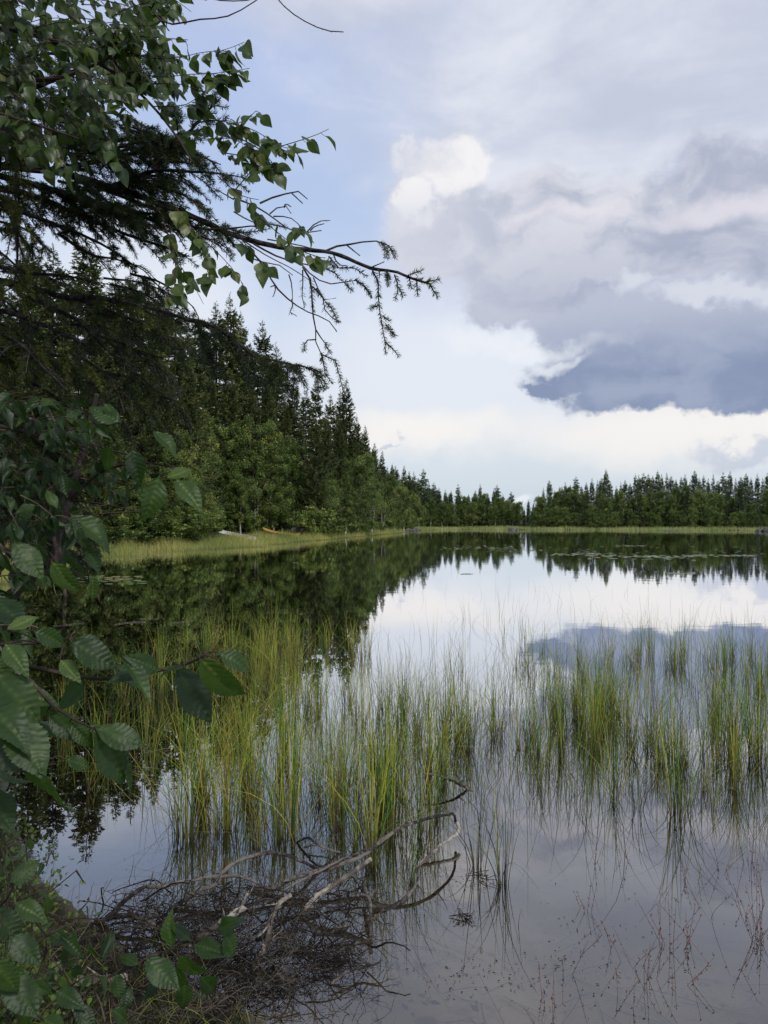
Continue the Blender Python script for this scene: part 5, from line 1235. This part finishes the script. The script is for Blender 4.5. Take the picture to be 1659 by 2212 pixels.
hero(lv, wood, [(15, 1362, 82, 1320, 1.05, 0.6, 0.42, 2), (150, 1384, 255, 1436, 1.08, 0.2, 0.35, 2), (262, 1432, 335, 1462, 1.08, 1.3, 0.5, 1), (345, 1450, 285, 1415, 1.10, 0.2, 0.3, 0), (160, 1378, 240, 1400, 1.10, 0.9, 0.45, 0), (70, 1362, 148, 1392, 1.08, 0.5, 0.3, 0),
                (430, 1420, 522, 1530, 1.08, -0.4, 0.50, 0), (375, 1440, 482, 1562, 1.12, 0.9, 0.22, 2), (470, 1408, 552, 1445, 1.10, 0.7, 0.6, 0), (462, 1420, 500, 1406, 1.10, -0.6, 0.5, 1), (400, 1440, 330, 1448, 1.1, 0.0, 0.25, 0), (130, 1425, 165, 1462, 1.10, -0.5, 0.6, 0),
                (310, 1462, 235, 1455, 1.12, 0.4, 0.30, 0), (250, 1436, 330, 1480, 1.14, -0.6, 0.25, 0), (190, 1470, 110, 1530, 1.14, -0.4, 0.18, 2), (205, 1575, 320, 1600, 1.06, 0.5, 0.30, 2), (200, 1580, 297, 1692, 1.06, 1.0, 0.45, 0), (190, 1560, 250, 1640, 1.1, 1.3, 0.5, 1), (150, 1560, 210, 1620, 1.1, -0.3, 0.25, 0),
                (140, 1640, 204, 1655, 1.05, 0.5, 0.35, 2), (20, 1540, 100, 1660, 1.0, 0.2, 0.38, 2), (60, 1640, 122, 1782, 0.98, 0.1, 0.40, 2), (-30, 1590, 70, 1660, 1.0, 0.0, 0.36, 2), (-20, 1450, 95, 1550, 1.02, 0.3, 0.40, 2), (-30, 1520, 60, 1590, 1.0, 0.4, 0.36, 0), (10, 1390, 60, 1450, 1.05, 0.4, 0.5, 0),
                (-20, 1640, 40, 1720, 1.0, -0.2, 0.35, 0), (-30, 1700, 30, 1780, 1.1, 0.2, 0.3, 2), (40, 1500, 120, 1510, 1.1, 0.2, 0.25, 0), (-20, 1290, 50, 1330, 1.2, 0.2, 0.35, 2), (-20, 1420, 30, 1480, 1.1, 0.2, 0.4, 0), (100, 1540, 190, 1600, 1.12, -0.6, 0.2, 0), (240, 1640, 320, 1690, 1.1, 0.2, 0.28, 1)], TWG)
for k in range(16):
    u0 = rng.uniform(-200, 20); v0 = rng.uniform(1300, 1800); dd = rng.uniform(1.05, 1.3); L = rng.uniform(60, 110); a_ = rng.uniform(-0.5, 0.9)
    leafy_twig(wood, lv, path([(u0, v0), (u0 + L * .5 * math.cos(a_), v0 + L * .5 * math.sin(a_) - 6), (u0 + L * math.cos(a_), v0 + L * math.sin(a_))], dd, dd), ALDER_T, 0.050, 0.028, 0.002, tint=0.40)
finish(trunk, 'trunk', M['trunk'], AN, True); finish(wood, 'branches', M['alder_twig'], AN); finish(lv, 'leaves', M['alder_leaf'], AN, True)

AS = empty('alder_sapling', (-0.85, 1.35, 0.32)); tag(AS, 'small alder sapling with pleated leaves in front of the dead branches, bottom left', 'alder')
lv, trunk = MB(), MB(); wood = trunk; TWG = []
for lst, a, b, r0 in [([(60, 2240), (160, 2190), (200, 2130), (290, 2085), (370, 2050), (420, 2035), (480, 2005)], 1.5, 1.45, 0.0035), ([(-60, 2150), (60, 2060), (110, 2010), (150, 1960)], 1.5, 1.5, 0.003), ([(150, 2240), (170, 2160), (140, 2100), (100, 2060)], 1.45, 1.45, 0.0028), ([(230, 2260), (225, 2190), (200, 2130)], 1.4, 1.45, 0.003), ([(-80, 2000), (0, 1960), (30, 1910)], 1.35, 1.3, 0.003)]:
    pts = path(lst, a, b); TWG.append(pts); tube(trunk, pts, np.linspace(r0, r0 * 0.4, len(pts)), 6, 0.4, rough=0.1)
tube(trunk, spline([[-0.85, 1.35, 0.28], [-0.8, 1.4, 0.5], P3(60, 2240, 1.5)], 8), np.linspace(0.008, 0.004, 8), 6, 0.5)
tube(trunk, spline([[-0.85, 1.35, 0.28], P3(-80, 2000, 1.35)], 5), 0.004, 6, 0.5)
hero(lv, wood, [(20, 1915, 82, 1858, 1.30, 0.4, 0.75, 2), (30, 1950, 105, 1985, 1.30, 0.3, 0.62, 0), (-20, 1960, 50, 2030, 1.25, 0.2, 0.40, 2), (20, 2020, 85, 2080, 1.25, -0.2, 0.35, 2), (10, 2100, 85, 2200, 1.25, 0.2, 0.40, 2), (-20, 2070, 40, 2150, 1.2, 0.3, 0.38, 2),
                (315, 2070, 385, 2130, 1.40, 0.5, 0.45, 2), (385, 2060, 440, 2130, 1.42, -0.5, 0.5, 0), (480, 2012, 522, 2072, 1.42, 0.4, 0.5, 2), (470, 2010, 510, 1985, 1.42, 0.4, 0.3, 0), (370, 2050, 355, 1970, 1.45, -0.4, 0.45, 0), (410, 2035, 372, 1985, 1.45, 0.5, 0.4, 2), (380, 2080, 410, 2200, 1.45, -0.8, 0.2, 0),
                (430, 2110, 476, 2150, 1.45, 0.4, 0.2, 0), (400, 2120, 395, 2192, 1.42, 0.1, 0.4, 2), (300, 2085, 255, 2055, 1.45, 0.4, 0.4, 0), (250, 2100, 262, 2160, 1.45, 0.6, 0.15, 2), (200, 2110, 165, 2135, 1.45, -0.5, 0.4, 1), (315, 2080, 330, 2140, 1.46, -0.9, 0.12, 2), (240, 2010, 232, 2060, 1.5, 1.3, 0.2, 1),
                (280, 2130, 268, 2190, 1.45, 0.7, 0.15, 0), (160, 2170, 205, 2215, 1.4, 0.4, 0.45, 2), (120, 2140, 175, 2170, 1.4, 0.2, 0.4, 0), (240, 2180, 290, 2212, 1.4, 0.2, 0.35, 0), (420, 2040, 480, 2055, 1.45, 0.2, 0.2, 0), (90, 2200, 150, 2230, 1.35, 0.2, 0.3, 2), (60, 2120, 110, 2150, 1.4, 0.2, 0.3, 0), (350, 2110, 300, 2160, 1.45, -0.3, 0.15, 2)], TWG)
def join(p):
    tw = np.concatenate(TWG); e = tw[np.argmin(np.linalg.norm(tw - p, axis=1))]; tube(trunk, spline([e, (e + p) / 2 + [0, 0, -0.01], p], 6), 0.0016, 4, 0.3)
for k in range(20):
    u0 = rng.uniform(-60, 190); v0 = rng.uniform(1990, 2230); dd = rng.uniform(1.35, 1.7)
    q = path([(u0, v0), (u0 + 30, v0 - 20), (u0 + 60, v0 - 30)], dd, dd); join(q[0])
    leafy_twig(wood, lv, q, ALDER_T, 0.050, 0.035, 0.0016, tint=0.3)
for k in range(16):
    u0 = rng.uniform(-60, 60); v0 = rng.uniform(1790, 2000); dd = rng.uniform(1.5, 1.9)
    q = path([(u0, v0), (u0 + 25, v0 - 15), (u0 + 50, v0 - 20)], dd, dd); join(q[0])
    leafy_twig(wood, lv, q, ALDER_T, 0.042, 0.035, 0.0016, tint=0.45)
finish(trunk, 'stems', M['alder_twig'], AS, True); finish(lv, 'leaves', M['alder_leaf'], AS, True)

# ------------------------------------------------------------------ dead branches in the water
B = lambda X, Y, z=0.03: G3(219.4 + X * 0.496, 1645.6 + Y * 0.496, z)
DEAD = [
    ([(640, 560, 0.0), (760, 545, 0.03), (830, 510, .05), (1000, 460, .08), (1140, 410, .10), (1240, 325, .17), (1330, 275, .20), (1430, 245, .20), (1525, 228, .16), (1542, 262, .08)], 0.013, 0.007, 'deadbark', 'longest grey dead branch, rising right out of the pile and hooking over at its tip'),
    ([(870, 650, .02), (960, 570, .08), (1050, 510, .12), (1176, 422, .19)], 0.012, 0.011, 'bleached', 'straight pale dead branch with a sawn end in the middle of the pile'),
    ([(660, 895, .0), (720, 790, .06), (740, 680, .12), (780, 612, .16), (826, 580, .18)], 0.013, 0.010, 'bleached', 'pale bent branch stub standing up at the front of the pile'),
    ([(380, 800, .02), (430, 760, .05), (520, 700, .09), (600, 645, .13), (623, 630, .14)], 0.013, 0.013, 'bleached', 'thick whitish sawn branch pointing up right behind the sapling leaves'),
    ([(598, 650, .10), (612, 618, .14), (640, 563, .19)], 0.005, 0.004, 'bleached', 'thin white twig standing on the end of the whitish sawn branch'),
    ([(20, 680, .0), (95, 610, .03), (180, 547, .07), (240, 545, .08), (400, 515, .08), (540, 495, .08), (640, 510, .06), (700, 540, .03), (770, 565, -.02)], 0.011, 0.006, 'deadbark', 'dark low arched branch along the back edge of the pile'),
    ([(300, 645, .0), (420, 560, .05), (490, 540, .07), (530, 480, .10), (600, 430, .12), (680, 405, .13), (760, 398, .12), (860, 425, .08), (940, 468, .01)], 0.010, 0.008, 'deadbark', 'grey arched branch spanning the back left of the pile'),
    ([(1546, 262, .10), (1556, 290, .07), (1540, 320, .06), (1470, 370, .04), (1385, 450, .0), (1330, 500, -.04)], 0.010, 0.007, 'bleached', 'pale branch bent back under the hooked tip at the right end of the pile'),
    ([(1400, 50, .10), (1470, 60, .09), (1540, 90, .05), (1612, 125, -.01)], 0.007, 0.010, 'deadbark', 'lone dead branch standing out of the water among the sedge right of the pile'),
    ([(-30, 700, .0), (60, 675, .04), (130, 668, .05), (200, 690, .04), (280, 752, .0)], 0.011, 0.009, 'deadbark', 'short grey arched branch at the left end of the pile'),
    ([(850, 352, .0), (900, 332, .05), (960, 370, .05), (1040, 396, .0)], 0.006, 0.005, 'deadbark', 'small curved twig arching out of the water behind the pile'),
    ([(880, 372, .02), (960, 362, .03), (960, 395, .01), (1000, 372, .03)], 0.005, 0.003, 'deadbark', 'tangled short twig lying inside the small curved one behind the pile'),
    ([(1140, 545, .05), (1165, 600, .08), (1172, 680, .07), (1168, 760, .02)], 0.009, 0.007, 'deadbark', 'dark branch curving down the right side of the pile'),
    ([(1080, 790, .03), (1000, 845, .03), (930, 885, .0)], 0.007, 0.005, 'deadbark', 'brown twig curving round the lower right of the pile'),
    ([(1000, 965, .0), (1060, 920, .03), (1130, 895, .03), (1200, 880, .04), (1216, 862, .05)], 0.006, 0.004, 'deadbark', 'low dark twig poking out at the lower right tip of the pile'),
    ([(-120, 965, .08), (-20, 950, .10), (60, 942, .10), (112, 940, .09)], 0.016, 0.014, 'bleached', 'thick pale log end lying low behind the sapling leaves'),
    ([(960, 745, .0), (1040, 728, .01), (1080, 700, .0)], 0.012, 0.008, 'deadbark', 'dark half sunk branch in the open water inside the pile'),
    ([(1180, 655, .0), (1260, 635, .0), (1330, 590, .0), (1390, 510, -.01)], 0.011, 0.008, 'deadbark', 'dark half sunk branch curving out from the right side of the pile'),
    ([(700, 640, .03), (820, 545, .07), (960, 470, .10), (1100, 400, .13), (1250, 350, .16)], 0.007, 0.004, 'deadbark', 'thin grey branch lying beside the longest branch of the pile')]
for i, (lst, r0, r1, mt, lab) in enumerate(DEAD):
    pts = spline([B(*q) for q in lst], 30); pts[1:-1] += rng.normal(0, 0.0016, (28, 3)); mb = MB()
    rr = np.linspace(r0, r1, 30) * 0.85 * (1 + 0.22 * rng.random(30))
    tube(mb, pts, rr, 10, np.repeat(np.clip(0.45 + 0.3 * np.sin(np.linspace(0, 5, 30) + i) + rng.normal(0, .06, 30), 0, 1), 10), rough=0.16)
    for k in range(9 if len(lst) > 4 else 3):                               # knots and broken side twigs
        j = rng.integers(3, 27); d = unit(rng.normal(0, 1, 3) + [0, 0, 0.4]); L = rng.uniform(0.01, 0.09)
        tube(mb, np.array([pts[j], pts[j] + d * L * .5, pts[j] + d * L + rng.normal(0, .01, 3)]), [rr[j] * .45, rr[j] * .3, 0.0012], 5, 0.5)
    o = mb.build('dead_branch', M[mt], smooth=True); rebase(o, tuple(pts[0])); tag(o, lab, 'dead branch', 'dead branches of the pile in the water')

# the tangle of dead twigs
mb = MB()
def walk(p, d, L, n, r, tint, g=0.35, zmin=-0.03):
    pts = [np.array(p)]
    for k in range(n):
        d = unit(d + rng.normal(0, g, 3) + [0, 0, -0.06]); q = pts[-1] + d * L / n
        q[2] = max(q[2], zmin); pts.append(q)
    tube(mb, np.array(pts), np.linspace(r, r * 0.45, n + 1), 4, tint)
    return pts
PLY = np.array([(-60, 700), (60, 640), (180, 560), (330, 540), (520, 480), (760, 560), (900, 450), (1160, 470), (1190, 620), (1170, 780), (1120, 850), (1010, 920), (850, 960), (700, 1010), (600, 1080), (500, 1160), (200, 1160), (-200, 1160), (-300, 850)], float)
def inpoly(x, y, P):
    c = False
    for a, b in zip(P, np.roll(P, -1, 0)):
        if (a[1] > y) != (b[1] > y) and x < a[0] + (y - a[1]) / (b[1] - a[1]) * (b[0] - a[0]): c = not c
    return c
cnt = 0
while cnt < 1250:
    X = rng.uniform(-300, 1200); Y = rng.uniform(440, 1170)
    if not inpoly(X, Y, PLY): continue
    w = 0.35 if Y < 560 else 0.9
    if 930 < X < 1150 and 600 < Y < 740: w = 0.12                       # the little pool inside the pile
    if X < 250 and 730 < Y < 850: w = 0.2
    if rng.random() > w: continue
    z0 = abs(rng.normal(0, 0.045)) if rng.random() < 0.8 else rng.uniform(0.05, 0.16)
    p = B(X, Y, z0); a_ = rng.normal(0.7, 0.9); d = np.array([math.cos(a_), math.sin(a_), rng.normal(0, 0.25)]) * rng.choice([1, -1])
    tn = float(np.clip(rng.normal(0.12 if z0 < 0.06 else 0.45, 0.22), 0, 1))
    q = walk(p, d, rng.uniform(0.08, 0.30), 6, rng.choice([0.0009, 0.0013, 0.002, 0.0032], p=[.45, .33, .16, .06]), tn)
    if rng.random() < 0.6:
        for k in range(2): walk(q[rng.integers(1, 5)], d + rng.normal(0, 0.8, 3), rng.uniform(0.03, 0.10), 4, 0.0011, tn)
    cnt += 1
for k in range(230):                                                     # coarser dark sticks through the heap
    X = rng.uniform(-200, 1180); Y = rng.uniform(500, 1120)
    if not inpoly(X, Y, PLY) or (930 < X < 1150 and 600 < Y < 740): continue
    a_ = rng.normal(0.75, 0.7); d = np.array([math.cos(a_), math.sin(a_), rng.normal(0.1, 0.2)]) * rng.choice([1, -1]); tn = float(rng.choice([0.05, 0.15, 0.5, 0.8], p=[.45, .3, .15, .1]))
    q = walk(B(X, Y, rng.uniform(0, 0.09)), d, rng.uniform(0.12, 0.38), 8, rng.uniform(0.0022, 0.0052), tn, 0.22)
    for m_ in range(3): walk(q[rng.integers(1, 7)], unit(d) + rng.normal(0, 0.7, 3), rng.uniform(0.04, 0.14), 5, 0.0016, tn, 0.3)
# fans of fine twigs hanging from the arched branches and tan straw on top
for (X, Y, n, z) in [(190, 550, 70, 0.09), (490, 545, 50, 0.08), (900, 800, 60, 0.08), (1050, 790, 60, 0.07), (860, 620, 60, 0.1), (1150, 560, 40, 0.08), (620, 850, 60, 0.06), (780, 930, 50, 0.04), (400, 620, 40, 0.07), (950, 470, 40, 0.1)]:
    for k in range(n):
        p = B(X + rng.normal(0, 45), Y + rng.normal(0, 22), z * rng.uniform(0.4, 1.2)); walk(p, np.array([rng.normal(0, .7), rng.normal(-.2, .5), -0.5]), rng.uniform(0.05, 0.16), 5, 0.0010, float(np.clip(rng.normal(0.45, 0.35), 0, 1)), 0.4)
# long thin twigs with buds at the left edge
for lst in ([(60, 1960), (110, 1925), (165, 1880)], [(165, 1880), (180, 1905)], [(10, 1945), (80, 1960), (150, 1990)], [(20, 1990), (90, 1965), (140, 2000), (190, 2030)], [(90, 2030), (150, 1985), (220, 1990), (240, 2020)], [(40, 2010), (60, 1970), (110, 1925)], [(100, 1870), (110, 1840), (118, 1855)]):
    pts = path(lst, 2.6, 2.7); tube(mb, pts, np.linspace(0.0035, 0.0016, len(pts)), 5, 0.45, rough=0.2)
o = mb.build('brushwood', M['twig']); tag(o, 'tangle of fine dead twigs and straw heaped between the dead branches', 'brushwood', kind='stuff')

# ------------------------------------------------------------------ what covers the bank
mb = MB(); n = 1500
def bank_spots(n, umax=560, vmin=1500):
    o_ = []
    while len(o_) < n:
        u = rng.uniform(-260, umax) if rng.random() < 0.75 else rng.uniform(-900, -260); v = rng.uniform(vmin, 2300); p = G3(u, v, 0.1)
        dd = float(lake_dist(p[0], p[1]))
        if dd > 0.0 and dd < 3: p[2] = float(ground_z(p[0], p[1])); o_.append(p)
    return np.array(o_)
for p in bank_spots(2000):
    walk(p + [0, 0, rng.uniform(0, 0.05)], np.array([rng.normal(), rng.normal(), 0.15]), rng.uniform(0.05, 0.25), 5, rng.uniform(0.0009, 0.0022), float(rng.random()), 0.4, zmin=0.0)
o = mb.build('twig_litter', M['twig']); tag(o, 'fallen twigs and straw strewn over the bank at the lower left', 'litter', kind='stuff')
mb = MB(); bs = bank_spots(900); N = len(bs)
ribbons(mb, bs - [0, 0, 0.01], rng.uniform(0.05, 0.26, N), rng.normal(0, 0.35, (N, 2)), rng.normal(0, 0.6, (N, 2)), rng.uniform(0.0016, 0.0032, N), np.clip(rng.normal(0.62, 0.25, N), 0, 1), S=4, sides=2)
o = mb.build('bank_grass', M['sedge']); tag(o, 'thin straggling grass on the bank at the lower left', 'grass', kind='stuff')
mb = MB(); bs = np.concatenate([bank_spots(200, 200, 1500), bank_spots(330, 110, 1600)]); N = len(bs) * 9
c_ = np.repeat(bs, 9, 0) + np.column_stack([rng.normal(0, 0.04, (N, 2)), rng.uniform(0.02, 0.28, N)])
put_leaves(mb, leaf_template('birch', 6, 1, 4, 0, 0.2, 0.2, 0.6), c_, unit(rng.normal(0, 1, (N, 3)) + [0, 0, -.3]), unit(rng.normal(0, 0.5, (N, 3)) + [0, -.3, 1]), rng.uniform(0.012, 0.03, N), np.clip(rng.normal(0.5, 0.2, N), 0, 1))
ribbons(mb, bs, np.full(len(bs), 0.26), rng.normal(0, .15, (len(bs), 2)), rng.normal(0, .1, (len(bs), 2)), np.full(len(bs), 0.002), np.full(len(bs), 0.3), S=3)
o = mb.build('undergrowth', M['herb']); tag(o, 'small bright green leafy plants along the water edge at the left', 'undergrowth', kind='stuff')
